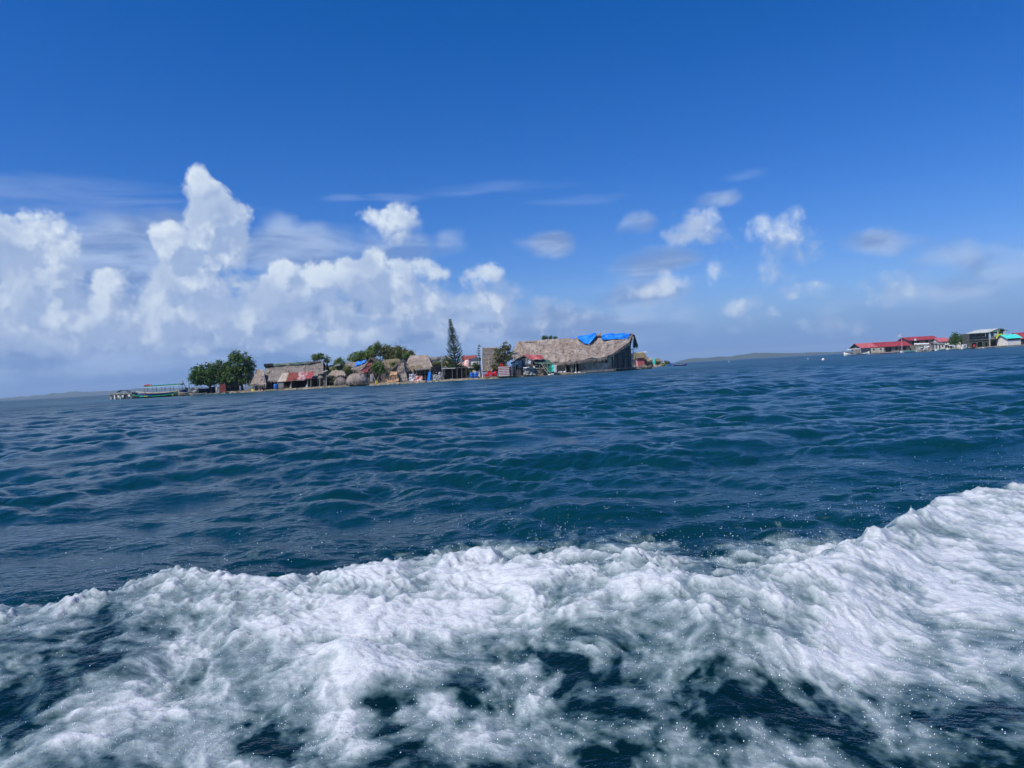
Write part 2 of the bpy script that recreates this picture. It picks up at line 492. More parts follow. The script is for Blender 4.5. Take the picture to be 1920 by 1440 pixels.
# heaped suds: rounded lumps at three sizes
b1 = 1 - np.minimum(1, np.abs(perlin(wx * 3.4, wy * 4.2, 101)) * 1.9)
b2 = 1 - np.minimum(1, np.abs(perlin(wx2 * 7.5, wy2 * 9, 102)) * 1.9)
b3 = 1 - np.minimum(1, np.abs(perlin(wx2 * 19, wy2 * 23, 103)) * 1.9)
p1 = 1 - b1; p2 = 1 - b2; p3 = 1 - b3       # rounded mounds between thin creases
m1 = 0.35 * p1 + 0.75 * np.clip(1 - wa ** 2 * 1.15, 0, 1); m2 = 0.3 * p2 + 0.9 * np.clip(1 - wb ** 2 * 1.2, 0, 1); m3 = np.clip(1 - wc ** 2 * 1.2, 0, 1)
heap = sstep(fm, 0.62, 1.35) * (0.40 + 0.60 * np.exp(-(np.minimum(dn, 0) / 0.9) ** 2))
lz = heap * (0.030 * m1 + 0.015 * m2 + 0.0045 * m3 * (0.4 + 0.6 * heap)) + 0.012 * foam * fbm(xn * 3, yn * 3, 3, 110) \
     + milk * (0.018 * fbm(wx * 4.5, wy * 5.5, 3, 120) + 0.003 * fbm(wx2 * 24, wy2 * 28, 2, 130))
# a few spurts that stand up from the crest
for (qx, qy, rad, hh) in [(548, 1070, 0.11, .07), (905, 1034, 0.12, .09), (840, 1046, 0.10, .05), (1180, 1048, .16, .06), (1640, 990, .06, .05), (1720, 955, .12, .05), (150, 1112, .12, .05),
                          (300, 1076, .2, .03), (640, 1190, .15, .08), (700, 1215, .13, .05), (365, 1195, .07, .05), (830, 1003, .12, .05), (1900, 920, .2, .06), (1440, 1160, .12, .05)]:
    gxx, gyy = ground(qx, qy, 0.2)
    lz = lz + hh * np.exp(-(((xn - gxx) ** 2 + (yn - gyy) ** 2) / rad ** 2)) * fade
FO = np.zeros_like(X); MI = np.zeros_like(X); LZ = np.zeros_like(X)
FO[ii] = foam; MI[ii] = milk; LZ[ii] = lz * fade

calm = 1 - 0.72 * sstep(-d, -0.6, 0.5) * side
for bd, ang, chop, lmean in bands:
    w = 1 - sstep(spacing / lmean, 0.22, 0.55)
    msk = w > 0.001
    if lmean > 2: wv_ = w * (0.45 + 0.55 * sstep(R, 5, 14)) * (1 - 0.55 * sstep(R, 120, 200))
    else: wv_ = w
    # ripples come in patches of gusts and slicks
    if lmean < 2:
        patch = 0.78 + 1.15 * fbm(X[msk] * 0.21 + 3, Yw[msk] * 0.21, 2, 140)
        pw = np.ones_like(X); pw[msk] = np.clip(patch, 0.3, 1.5)
        wv_ = wv_ * pw
    hh, dx_, dy_ = sample(bd, X[msk], Yw[msk], ang)
    f_ = (wv_ * calm)[msk]
    Z[msk] += hh * f_; DX[msk] -= dx_ * f_ * chop; DY[msk] -= dy_ * f_ * chop
Z += wakez + LZ
# a second, longer ridge of water pushed up beyond the wake
PX3 = X + DX; PY3 = Yw + DY
PX3[0] = 0; PY3[0] = 0; Z[0] = 0

# shallow water round the islands
SH = np.zeros_like(X)
shore_pts = [(at(px, 735, Y).x, Y) for px, Y in [(215, 193), (300, 190), (400, 187), (500, 185), (620, 183), (740, 182), (860, 183), (960, 186), (1060, 190), (1130, 197), (1190, 206), (1260, 290)]] + [(gx(px, Y), Y) for px, Y in [(1640, 385), (1760, 370), (1890, 345)]]
mm = (R > 60) & (R < 700) & (np.abs(T_) < 0.7)
dd = np.full(mm.sum(), 1e9)
for (sx, sy) in shore_pts:
    dd = np.minimum(dd, np.hypot(X[mm] - sx, (Yw[mm] - sy) * 0.55))
SH[mm] = np.exp(-(dd / 17.0) ** 2) * np.clip(0.8 + 0.6 * perlin(X[mm] * 0.07, Yw[mm] * 0.05, 7), 0, 1)

# --- meshes
co = np.stack([PX3, PY3, Z], -1).reshape(-1, 3)
idx = np.arange(NR * NC).reshape(NR, NC)
i00 = idx[:-1, :]; i10 = idx[1:, :]
quads = np.stack([i00, i10, np.roll(i10, -1, 1), np.roll(i00, -1, 1)], -1).reshape(-1, 4)[:, ::-1].copy()
# vertex normals of the whole sheet, so that the two meshes share their shading along the seam
gu = np.zeros_like(co.reshape(NR, NC, 3)); C3 = co.reshape(NR, NC, 3)
gr = np.gradient(C3, axis=0); gt = (np.roll(C3, -1, 1) - np.roll(C3, 1, 1))
nn = np.cross(gt, gr); nn[0] = (0, 0, 1)
nn /= np.maximum(np.linalg.norm(nn, axis=2, keepdims=True), 1e-9)
nn[nn[..., 2] < 0] *= -1
nn = nn.reshape(-1, 3)
fq = (np.maximum(FO, MI * 0.8).reshape(-1)[quads].max(1) > 0.22)

def sheet(name, q, mat, attrs):
    used = np.unique(q)
    remap = np.zeros(NR * NC, np.int64); remap[used] = np.arange(len(used))
    qq = remap[q]
    me = bpy.data.meshes.new(name)
    me.vertices.add(len(used)); me.vertices.foreach_set('co', co[used].astype(np.float32).ravel())
    me.loops.add(qq.size); me.loops.foreach_set('vertex_index', qq.ravel().astype(np.int32))
    me.polygons.add(len(qq)); me.polygons.foreach_set('loop_start', np.arange(0, qq.size, 4, dtype=np.int32))
    me.update(calc_edges=True)
    me.polygons.foreach_set('use_smooth', np.ones(len(qq), bool))
    me.normals_split_custom_set_from_vertices(nn[used].tolist())
    for k, arr in attrs.items():
        at_ = me.attributes.new(k, 'FLOAT', 'POINT')
        at_.data.foreach_set('value', arr.reshape(-1)[used].astype(np.float32))
    me.materials.append(mat)
    o = bpy.data.objects.new(name, me); COL.objects.link(o)
    return o

wm = bpy.data.materials.new('sea_water'); wm.use_nodes = True
t = wm.node_tree; pb = t.nodes['Principled BSDF']; S_ = NT(t)
geo = S_.n('ShaderNodeNewGeometry').outputs['Position']
fo = S_.n('ShaderNodeAttribute', attribute_name='foam').outputs['Fac']
mi = S_.n('ShaderNodeAttribute', attribute_name='milk').outputs['Fac']
vo = S_.n('ShaderNodeTexVoronoi', {'Vector': S_.v('MULTIPLY_ADD', S_.noise(geo, 11.0, 2, 0.5, out=1), (0.10, 0.10, 0.0), geo), 'Scale': 34.0, 'Detail': 2.0, 'Roughness': 0.6, 'Lacunarity': 2.4}, feature='F1').outputs['Distance']
sh = S_.n('ShaderNodeAttribute', attribute_name='shallow').outputs['Fac']
dist = S_.v('LENGTH', geo)
fn = S_.noise(S_.v('MULTIPLY', geo, (1.0, 1.25, 0)), 22.0, 4, 0.55, '3D', 0.1)
fn2 = S_.noise(geo, 70.0, 3, 0.6)
fnw0 = S_.m('ADD', S_.m('MULTIPLY', S_.m('SUBTRACT', fn, 0.5), 0.26), S_.m('MULTIPLY', S_.m('SUBTRACT', fn2, 0.5), 0.08))
fnw = S_.m('MULTIPLY_ADD', S_.m('SUBTRACT', 0.56, vo), 0.10, fnw0)
froth = S_.m('MULTIPLY_ADD', fnw, S_.ss(fo, 0.02, 0.30, 0.0, 1.0), fo)
fo2 = S_.ss(froth, 0.45, 0.95)
mi2 = S_.ss(froth, 0.05, 0.6)
big = S_.noise(S_.v('MULTIPLY', geo, (1, 1, 0)), 0.035, 3, 0.5)
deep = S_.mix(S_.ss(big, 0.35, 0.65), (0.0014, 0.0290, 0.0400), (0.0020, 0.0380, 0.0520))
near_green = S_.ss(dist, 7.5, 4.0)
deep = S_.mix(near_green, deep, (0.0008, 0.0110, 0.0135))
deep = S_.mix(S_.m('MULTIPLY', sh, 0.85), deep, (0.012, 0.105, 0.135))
ramp = S_.n('ShaderNodeValToRGB', {0: froth})
cr = ramp.color_ramp
cr.elements[0].position = 0.10; cr.elements[0].color = (0.012, 0.040, 0.050, 1)
cr.elements[1].position = 0.98; cr.elements[1].color = (0.58, 0.605, 0.615, 1)
for p_, c_ in ((0.26, (0.050, 0.092, 0.100, 1)), (0.45, (0.135, 0.190, 0.198, 1)), (0.65, (0.265, 0.325, 0.335, 1)), (0.80, (0.400, 0.440, 0.450, 1))):
    e_ = cr.elements.new(p_); e_.color = c_
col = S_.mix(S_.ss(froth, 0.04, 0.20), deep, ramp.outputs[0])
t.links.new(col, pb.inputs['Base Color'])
rough = S_.ss(dist, 8.0, 120.0, 0.06, 0.28, 'LINEAR')
t.links.new(S_.m('MULTIPLY', fo2, 0.55), pb.inputs['Subsurface Weight'])
pb.inputs['Subsurface Radius'].default_value = (0.7, 0.9, 1.0)
pb.inputs['Subsurface Scale'].default_value = 0.02
rough = S_.m('ADD', S_.m('MULTIPLY', fo2, 0.16), rough)
t.links.new(rough, pb.inputs['Roughness'])
pb.inputs['IOR'].default_value = 1.333
pb.inputs['Specular IOR Level'].default_value = 0.24
# ripples too fine for the mesh
rp = S_.v('MULTIPLY', geo, (0.75, 1.0, 0.3))
r1 = S_.noise(rp, 9.0, 4, 0.6)
r2 = S_.noise(rp, 1.6, 4, 0.62)
r3 = S_.noise(rp, 0.30, 4, 0.65)
f2 = S_.ss(dist, 15.0, 90.0)
f3 = S_.ss(dist, 120.0, 500.0)
hgt = S_.m('MULTIPLY_ADD', r1, 0.028, S_.m('MULTIPLY', r2, S_.m('MULTIPLY', f2, 0.13)))
hgt = S_.m('ADD', hgt, S_.m('MULTIPLY', r3, S_.m('MULTIPLY', f3, 1.1)))
hf = S_.m('ADD', S_.m('MULTIPLY', fn, 0.0016), S_.m('MULTIPLY', vo, -0.0022))
hgt = S_.m('ADD', hgt, S_.m('MULTIPLY', hf, S_.m('MAXIMUM', mi2, fo2)))
bp = S_.n('ShaderNodeBump', {'Strength': 0.85, 'Distance': 1.0, 'Height': hgt})
t.links.new(bp.outputs[0], pb.inputs['Normal'])

sea = sheet('sea', quads[~fq], wm, {'foam': FO, 'milk': MI, 'shallow': SH})
tag(sea, kind='structure')
wake = sheet('wake_foam', quads[fq], wm, {'foam': FO, 'milk': MI, 'shallow': SH})
tag(wake, 'white churned foam of the boat wake over dark green water', 'foam', kind='stuff')

# --- spray: drops thrown off the crest, plus white specks standing in for foam glints
zg = Z; 
def drops(name, n, seed):
    g = np.random.default_rng(seed)
    V = []; Fc = []
    base = np.array([(1, 0, 0), (-1, 0, 0), (0, 1, 0), (0, -1, 0), (0, 0, 1), (0, 0, -1)], float)
    fc = np.array([(0, 2, 4), (2, 1, 4), (1, 3, 4), (3, 0, 4), (2, 0, 5), (1, 2, 5), (3, 1, 5), (0, 3, 5)])
    k = 0
    px = np.where(g.random(n) < 0.72, g.normal(1350, 260, n), g.uniform(100, 1920, n))
    cyp = np.interp(px, [c[0] for c in crest], [c[1] for c in crest])
    for i in range(n):
        if g.random() < 0.42:
            py = cyp[i] - abs(g.normal(0, 55)) + 10
            x, y = ground(px[i], py, 0.0)
            if y > 14: continue
            y2 = np.interp(px[i] * 0 + x / y, cs, cy) + abs(g.normal(0, 0.5))
            x2 = x / y * y2
            z = CAM_H - (CAM_H - 0.0) * (y2 / y)
            if z < 0.02: z = 0.02 + abs(g.normal(0, .02))
            if perlin(np.array([x2 * 3.1]), np.array([z * 9.0 + y2]), 77)[0] < g.uniform(-0.25, 0.25): continue
            rad = abs(g.normal(0.0007, 0.0011)) + 0.0005
            x, y = x2, y2
        else:  # white specks laid over the foam in place of its glints
            x, y = ground(g.uniform(0, 1920), g.uniform(1080, 1440), 0.0)
            iy = np.searchsorted(rr, math.hypot(x, y)) - 1
            ix = np.argmin(np.abs(th - math.atan2(x, y)))
            if MI[iy, ix] < 0.3: continue
            z = zg[iy, ix] + 0.004 + abs(g.normal(0, 0.012))
            rad = abs(g.normal(0.0012, 0.0008)) + 0.0005
        V.append(base * rad * np.array([1, 1, g.uniform(.8, 1.4)]) + (x, y, z)); Fc.append(fc + 6 * k); k += 1
    me = bpy.data.meshes.new(name)
    me.from_pydata(np.concatenate(V).tolist(), [], np.concatenate(Fc).tolist())
    me.polygons.foreach_set('use_smooth', np.ones(len(me.polygons), bool))
    o = bpy.data.objects.new(name, me); COL.objects.link(o)
    return o
spray = drops('spray_and_glint_drops', 11000, 21)
dm = make_mat('spray_and_glint_white', (0.80, 0.86, 0.90), 0.12, spec=0.8)
spray.data.materials.append(dm)
tag(spray, 'white drops of spray off the wake crest and white glint specks on the foam', 'spray', kind='stuff')

# ================================================================== mesh builder for everything on land
class MB:
    def __init__(s):
        s.v = []; s.f = []
    def box(s, c, size, rz=0.0, taper=1.0):
        cx, cy, cz = c; sx, sy, sz = size[0] / 2, size[1] / 2, size[2] / 2
        n = len(s.v); cr, sr = cos(rz), sin(rz)
        for z, k in ((-sz, 1.0), (sz, taper)):
            for x, y in ((-sx, -sy), (sx, -sy), (sx, sy), (-sx, sy)):
                x *= k; y *= k
                s.v.append((cx + x * cr - y * sr, cy + x * sr + y * cr, cz + z))
        s.f += [tuple(n + i for i in q) for q in ((0, 3, 2, 1), (4, 5, 6, 7), (0, 1, 5, 4), (1, 2, 6, 5), (2, 3, 7, 6), (3, 0, 4, 7))]
        return s
    def tube(s, a, b, r0, r1=None, k=6):
        a, b = Vector(a), Vector(b); r1 = r0 if r1 is None else r1
        d = (b - a).normalized()
        e = d.cross(Vector((0.31, 0.17, 0.9) if abs(d.z) < 0.9 else (1, 0, 0))).normalized(); g = d.cross(e)
        n = len(s.v)
        for p, r in ((a, r0), (b, r1)):
            for i in range(k):
                t_ = 2 * pi * i / k
                s.v.append(tuple(p + e * (r * cos(t_)) + g * (r * sin(t_))))
        for i in range(k):
            j = (i + 1) % k
            s.f.append((n + i, n + j, n + k + j, n + k + i))
        s.f.append(tuple(n + i for i in range(k))[::-1]); s.f.append(tuple(n + k + i for i in range(k)))
        return s
    def quad(s, a, b, c, d):
        n = len(s.v); s.v += [tuple(a), tuple(b), tuple(c), tuple(d)]; s.f.append((n, n + 1, n + 2, n + 3)); return s
    def tri(s, a, b, c):
        n = len(s.v); s.v += [tuple(a), tuple(b), tuple(c)]; s.f.append((n, n + 1, n + 2)); return s
    def prism(s, pts, thick):
        """planar outline pts (Vectors), thickened by vector thick"""
        n = len(s.v); k = len(pts); th_ = Vector(thick)
        s.v += [tuple(p) for p in pts] + [tuple(Vector(p) + th_) for p in pts]
        s.f.append(tuple(n + i for i in range(k))); s.f.append(tuple(n + k + i for i in range(k))[::-1])
        for i in range(k):
            j = (i + 1) % k
            s.f.append((n + i, n + k + i, n + k + j, n + j))
        return s
    def slab(s, A, B, C, D, nu, nv, thick, fn_=None):
        """A,B lower edge, D,C upper edge; a grid with fn_(u,v) pushed along the normal and a skirted underside"""
        A, B, C, D = map(Vector, (A, B, C, D))
        N = (B - A).cross(D - A).normalized()
        if N.z < 0 and abs(N.z) > 0.05: N = -N
        n = len(s.v)
        for j in range(nv + 1):
            for i in range(nu + 1):
                u_, v_ = i / nu, j / nv
                p = A.lerp(B, u_).lerp(D.lerp(C, u_), v_)
                h_ = fn_(u_, v_) if fn_ else 0.0
                if isinstance(h_, tuple): p = p + Vector(h_[1]); h_ = h_[0]
                s.v.append(tuple(p + N * h_))
        m0 = len(s.v)
        for j in range(nv + 1):
            for i in range(nu + 1):
                q = Vector(s.v[n + j * (nu + 1) + i]); s.v.append(tuple(q - N * thick))
        W_ = nu + 1
        for j in range(nv):
            for i in range(nu):
                a_ = n + j * W_ + i
                s.f.append((a_, a_ + 1, a_ + W_ + 1, a_ + W_))
                b_ = m0 + j * W_ + i
                s.f.append((b_, b_ + W_, b_ + W_ + 1, b_ + 1))
        off = m0 - n
        for i in range(nu):
            a_ = n + i; s.f.append((a_, a_ + off, a_ + off + 1, a_ + 1))
            a_ = n + nv * W_ + i; s.f.append((a_ + 1, a_ + 1 + off, a_ + off, a_))
        for j in range(nv):
            a_ = n + j * W_; s.f.append((a_, a_ + W_, a_ + W_ + off, a_ + off))
            a_ = n + j * W_ + nu; s.f.append((a_ + off, a_ + W_ + off, a_ + W_, a_))
        return s
    def obj(s, name, mat, parent=None, smooth=False):
        me = bpy.data.meshes.new(name)
        me.from_pydata(s.v, [], s.f)
        if smooth: me.polygons.foreach_set('use_smooth', np.ones(len(me.polygons), bool))
        me.materials.append(mat)
        o = bpy.data.objects.new(name, me); COL.objects.link(o)
        if parent is not None:
            o.parent = parent
            o.location = -Vector(parent.location) if False else (0, 0, 0)
        return o

def thing(name, label, cat, loc, group=None, kind=None):
    o = bpy.data.objects.new(name, None)
    o.empty_display_size = 0.3
    COL.objects.link(o)
    o.location = loc
    return tag(o, label, cat, group, kind)

def part(mb, name, mat, parent, smooth=False, label=None):
    """mesh given in world coordinates, stored relative to its thing"""
    base = Vector((0, 0, 0)); p = parent
    while p is not None:
        base += p.location; p = p.parent
    mb.v = [(x - base.x, y - base.y, z - base.z) for x, y, z in mb.v]
    o = mb.obj(name, mat, parent, smooth)
    if label: o['label'] = label
    return o

def single(mb, name, mat, loc, label, cat, group=None, smooth=False, kind=None):
    loc = Vector(loc)
    mb.v = [(x - loc.x, y - loc.y, z - loc.z) for x, y, z in mb.v]
    o = mb.obj(name, mat, None, smooth); o.location = loc
    return tag(o, label, cat, group, kind)

def copy_tree(o, parent=None):
    c = o.copy(); COL.objects.link(c); c.parent = parent
    for ch in list(o.children): copy_tree(ch, c)
    return c

RND = random.Random(5)
from mathutils import noise as _mn
def noise1(u_, v_, s=1.0, seed=0):
    return _mn.noise(Vector((u_ * s, v_ * s, seed * 3.7))) * 1.6

# ------------------------------------------------------------------ materials of the village
M = {}
M['thatch'] = make_mat('thatch', (0.34, 0.275, 0.225), 0.95, (0.22, 0.175, 0.14), 1.6, 6, 0.9, 9.0, (1, 1, 0.35), c3=(0.40, 0.34, 0.285), spec=0.1)
M['thatch_grey'] = make_mat('thatch_grey', (0.235, 0.205, 0.178), 0.95, (0.155, 0.135, 0.118), 1.8, 6, 0.9, 9.0, (1, 1, 0.35), c3=(0.25, 0.225, 0.20), spec=0.1)
M['thatch_old'] = make_mat('thatch_old', (0.21, 0.165, 0.110), 0.95, (0.12, 0.105, 0.060), 1.5, 6, 0.9, 8.0, (1, 1, 0.4), c3=(0.17, 0.17, 0.085), spec=0.1)
M['thatch_pale'] = make_mat('thatch_pale', (0.55, 0.37, 0.22), 0.95, (0.30, 0.17, 0.09), 3.0, 5, 0.9, 9.0, spec=0.1)
M['strand'] = make_mat('thatch_strands', (0.40, 0.335, 0.275), 0.95, (0.24, 0.19, 0.15), 1.1, 4, spec=0.1)
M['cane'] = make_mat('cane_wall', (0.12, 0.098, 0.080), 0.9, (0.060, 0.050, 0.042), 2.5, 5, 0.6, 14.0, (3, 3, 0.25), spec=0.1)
M['plaster'] = make_mat('stained_plaster', (0.72, 0.58, 0.43), 0.9, (0.36, 0.26, 0.18), 0.9, 6, spec=0.2)
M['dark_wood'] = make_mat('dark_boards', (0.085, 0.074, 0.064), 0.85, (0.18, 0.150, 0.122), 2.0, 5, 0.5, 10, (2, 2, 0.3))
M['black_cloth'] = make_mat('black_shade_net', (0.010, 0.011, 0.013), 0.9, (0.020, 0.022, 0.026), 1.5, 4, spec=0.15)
M['post'] = make_mat('grey_timber', (0.30, 0.27, 0.23), 0.9, (0.16, 0.135, 0.11), 2.0, 4, 0.5, 12, (2, 2, 0.4))
M['bright_wood'] = make_mat('bleached_timber', (0.55, 0.49, 0.39), 0.9, (0.33, 0.28, 0.21), 2.0, 4)
M['white'] = make_mat('white_paint', (0.78, 0.77, 0.73), 0.6, (0.62, 0.60, 0.55), 1.0, 4)
M['offwhite'] = make_mat('cream_paint', (0.66, 0.60, 0.45), 0.7, (0.50, 0.45, 0.33), 1.0, 4)
M['concrete'] = make_mat('concrete', (0.30, 0.285, 0.25), 0.9, (0.17, 0.16, 0.14), 1.2, 6, 0.4, 8)
M['pier'] = make_mat('pier_deck', (0.46, 0.44, 0.35), 0.9, (0.28, 0.26, 0.20), 1.5, 5)
M['tarp_blue'] = make_mat('blue_tarpaulin', (0.008, 0.20, 0.78), 0.45, (0.012, 0.26, 0.86), 0.6, 4, spec=0.5)
M['tarp_green'] = make_mat('green_tarpaulin', (0.045, 0.10, 0.070), 0.75, (0.070, 0.13, 0.10), 1.0, 4)
M['net_green'] = make_mat('green_net', (0.012, 0.16, 0.095), 0.8, (0.02, 0.24, 0.16), 1.5, 3)
M['blue_plastic'] = make_mat('blue_plastic', (0.012, 0.11, 0.42), 0.4, (0.02, 0.15, 0.50), 1.0, 2, spec=0.5)
M['red_plastic'] = make_mat('red_plastic', (0.62, 0.020, 0.020), 0.4, (0.50, 0.014, 0.018), 1.5, 2, spec=0.5)
M['grey_cloth'] = make_mat('grey_cloth', (0.40, 0.40, 0.37), 0.9, (0.26, 0.26, 0.25), 1.2, 4)
M['white_cloth'] = make_mat('white_cloth', (0.70, 0.70, 0.70), 0.9, (0.52, 0.52, 0.54), 1.2, 4)
M['pink_cloth'] = make_mat('pink_cloth', (0.75, 0.34, 0.30), 0.9, (0.80, 0.62, 0.58), 1.6, 4)
M['tin_red'] = make_mat('red_sheet_iron', (0.34, 0.040, 0.055), 0.6, (0.22, 0.030, 0.040), 0.5, 4, spec=0.4)
M['tin_pink'] = make_mat('faded_red_iron', (0.52, 0.14, 0.15), 0.6, (0.34, 0.075, 0.085), 1.2, 5)
M['tin_rust'] = make_mat('rusty_iron', (0.23, 0.050, 0.035), 0.8, (0.33, 0.10, 0.075), 1.4, 5, c3=(0.15, 0.035, 0.028))
M['tin_cream'] = make_mat('cream_iron', (0.62, 0.55, 0.44), 0.7, (0.45, 0.35, 0.27), 1.2, 4)
M['tin_patchy'] = make_mat('patchy_red_white_iron', (0.66, 0.56, 0.54), 0.7, (0.40, 0.070, 0.070), 1.6, 6)
M['tin_white'] = make_mat('pale_roof_iron', (0.66, 0.68, 0.62), 0.5, (0.52, 0.55, 0.50), 0.7, 3)
M['tin_grey'] = make_mat('dark_roof_iron', (0.13, 0.14, 0.145), 0.6, (0.20, 0.20, 0.20), 1.0, 4)
M['turq'] = make_mat('turquoise_roof', (0.05, 0.56, 0.47), 0.5, (0.07, 0.64, 0.54), 0.7, 3)
M['yellow'] = make_mat('yellow_cloth', (0.70, 0.62, 0.03), 0.7, (0.60, 0.50, 0.02), 1.0, 3)
M['dark_wall'] = make_mat('dark_green_wall', (0.050, 0.062, 0.055), 0.85, (0.090, 0.100, 0.085), 1.0, 5)
M['navy'] = make_mat('dark_blue_wall', (0.035, 0.055, 0.085), 0.8, (0.055, 0.075, 0.105), 1.0, 4)
M['glass'] = make_mat('window_dark', (0.012, 0.015, 0.018), 0.2, spec=0.5)
M['hull_green'] = make_mat('green_hull', (0.010, 0.24, 0.095), 0.5, (0.015, 0.30, 0.13), 1.0, 3)
M['hull_blue'] = make_mat('blue_hull', (0.030, 0.055, 0.20), 0.5, (0.045, 0.07, 0.25), 1.0, 3)
M['hull_brown'] = make_mat('dugout_wood', (0.20, 0.16, 0.12), 0.8, (0.10, 0.075, 0.055), 2.0, 4)
M['hull_dark'] = make_mat('dark_hull', (0.018, 0.018, 0.020), 0.7, (0.035, 0.034, 0.034), 2.0, 4)
M['teal'] = make_mat('teal_canopy', (0.008, 0.17, 0.15), 0.6, (0.012, 0.22, 0.19), 1.0, 3)
M['rock'] = make_mat('coral_rubble', (0.42, 0.37, 0.28), 0.95, (0.20, 0.17, 0.12), 0.5, 5, 0.6, 3.0)
M['shore'] = make_mat('trodden_coral_ground', (0.30, 0.25, 0.18), 0.95, (0.15, 0.12, 0.08), 0.7, 6, 0.5, 4.0, c3=(0.10, 0.10, 0.05))
M['bark'] = make_mat('bark', (0.14, 0.11, 0.085), 0.9, (0.08, 0.062, 0.05), 2.0, 4)

def leaf_mat(name, a, b, c=None, rough=0.55):
    m = bpy.data.materials.new(name); m.use_nodes = True
    t_ = m.node_tree; b_ = t_.nodes['Principled BSDF']; T = NT(t_)
    rnd = T.n('ShaderNodeNewGeometry').outputs['Random Per Island']
    f_ = T.n('ShaderNodeValToRGB', {0: rnd})
    f_.color_ramp.elements[0].color = tuple(a) + (1,); f_.color_ramp.elements[1].color = tuple(b) + (1,)
    if c is not None:
        e = f_.color_ramp.elements.new(0.86); e.color = tuple(b) + (1,)
        f_.color_ramp.elements[-1].position = 1.0; f_.color_ramp.elements[-1].color = tuple(c) + (1,)
    t_.links.new(f_.outputs[0], b_.inputs['Base Color'])
    b_.inputs['Roughness'].default_value = rough
    b_.inputs['Specular IOR Level'].default_value = 0.35
    tr = T.n('ShaderNodeBsdfTranslucent', {'Color': f_.outputs[0]})
    mx = T.n('ShaderNodeMixShader', {0: 0.25, 1: b_.outputs[0], 2: tr.outputs[0]})
    t_.links.new(mx.outputs[0], t_.nodes['Material Output'].inputs['Surface'])
    return m
M['leaf_dark'] = leaf_mat('dark_leaves', (0.040, 0.095, 0.016), (0.080, 0.165, 0.028))
M['leaf_mid'] = leaf_mat('green_leaves', (0.065, 0.125, 0.024), (0.15, 0.24, 0.045), (0.20, 0.20, 0.05))
M['leaf_olive'] = leaf_mat('olive_leaves', (0.085, 0.115, 0.032), (0.19, 0.22, 0.06), (0.22, 0.16, 0.07))
M['leaf_banana'] = leaf_mat('banana_leaves', (0.085, 0.16, 0.020), (0.17, 0.27, 0.035))
M['leaf_red'] = leaf_mat('red_green_leaves', (0.080, 0.105, 0.035), (0.16, 0.17, 0.07), (0.34, 0.12, 0.08))
M['needles'] = leaf_mat('pine_needles', (0.020, 0.060, 0.028), (0.045, 0.100, 0.045))

# ------------------------------------------------------------------ kinds of building blocks
def strands(mb, A, B, n, l0, l1, w=0.09, out=0.10, seed=0, down=(0, 0, -1), normal=None):
    """ragged thatch ends hanging along the edge A-B"""
    g = random.Random(seed); A, B = Vector(A), Vector(B)
    e = (B - A).normalized(); nr = Vector(normal) if normal is not None else Vector((0, -1, 0))
    dn_ = Vector(down)
    for _ in range(n):
        t_ = g.random(); p = A.lerp(B, t_) + nr * g.uniform(-0.15, 0.15)
        L = g.uniform(l0, l1); q = p + dn_ * L + nr * g.uniform(0, out) + e * g.uniform(-0.22, 0.22) * L
        ww = w * g.uniform(0.6, 1.5)
        mb.v += [tuple(p - e * ww), tuple(p + e * ww), tuple(q + e * ww * 0.2 + nr * 0.02), tuple(q - e * ww * 0.3)]
        k = len(mb.v) - 4; mb.f.append((k, k + 1, k + 2, k + 3))
def tufts(mb, A, B, C, D, n, L=0.5, w=0.06, lift=0.035, seed=0):
    """loose leaf ends standing a little off a roof slope"""
    g = random.Random(seed); A, B, C, D = map(Vector, (A, B, C, D))
    N = (B - A).cross(D - A).normalized()
    if N.z < 0: N = -N
    for _ in range(n):
        u_, v_ = g.random(), g.random()
        p = A.lerp(B, u_).lerp(D.lerp(C, u_), v_)
        dn_ = (A.lerp(B, u_) - D.lerp(C, u_)).normalized(); e = (B - A).normalized()
        ll = L * g.uniform(0.5, 1.4)
        q = p + dn_ * ll + N * g.uniform(0.05, lift) + e * g.uniform(-0.3, 0.3) * ll
        ww = w * g.uniform(0.6, 1.6); p = p + N * 0.04
        mb.v += [tuple(p - e * ww), tuple(p + e * ww), tuple(q + e * ww * 0.4), tuple(q - e * ww * 0.4)]
        k = len(mb.v) - 4; mb.f.append((k, k + 1, k + 2, k + 3))

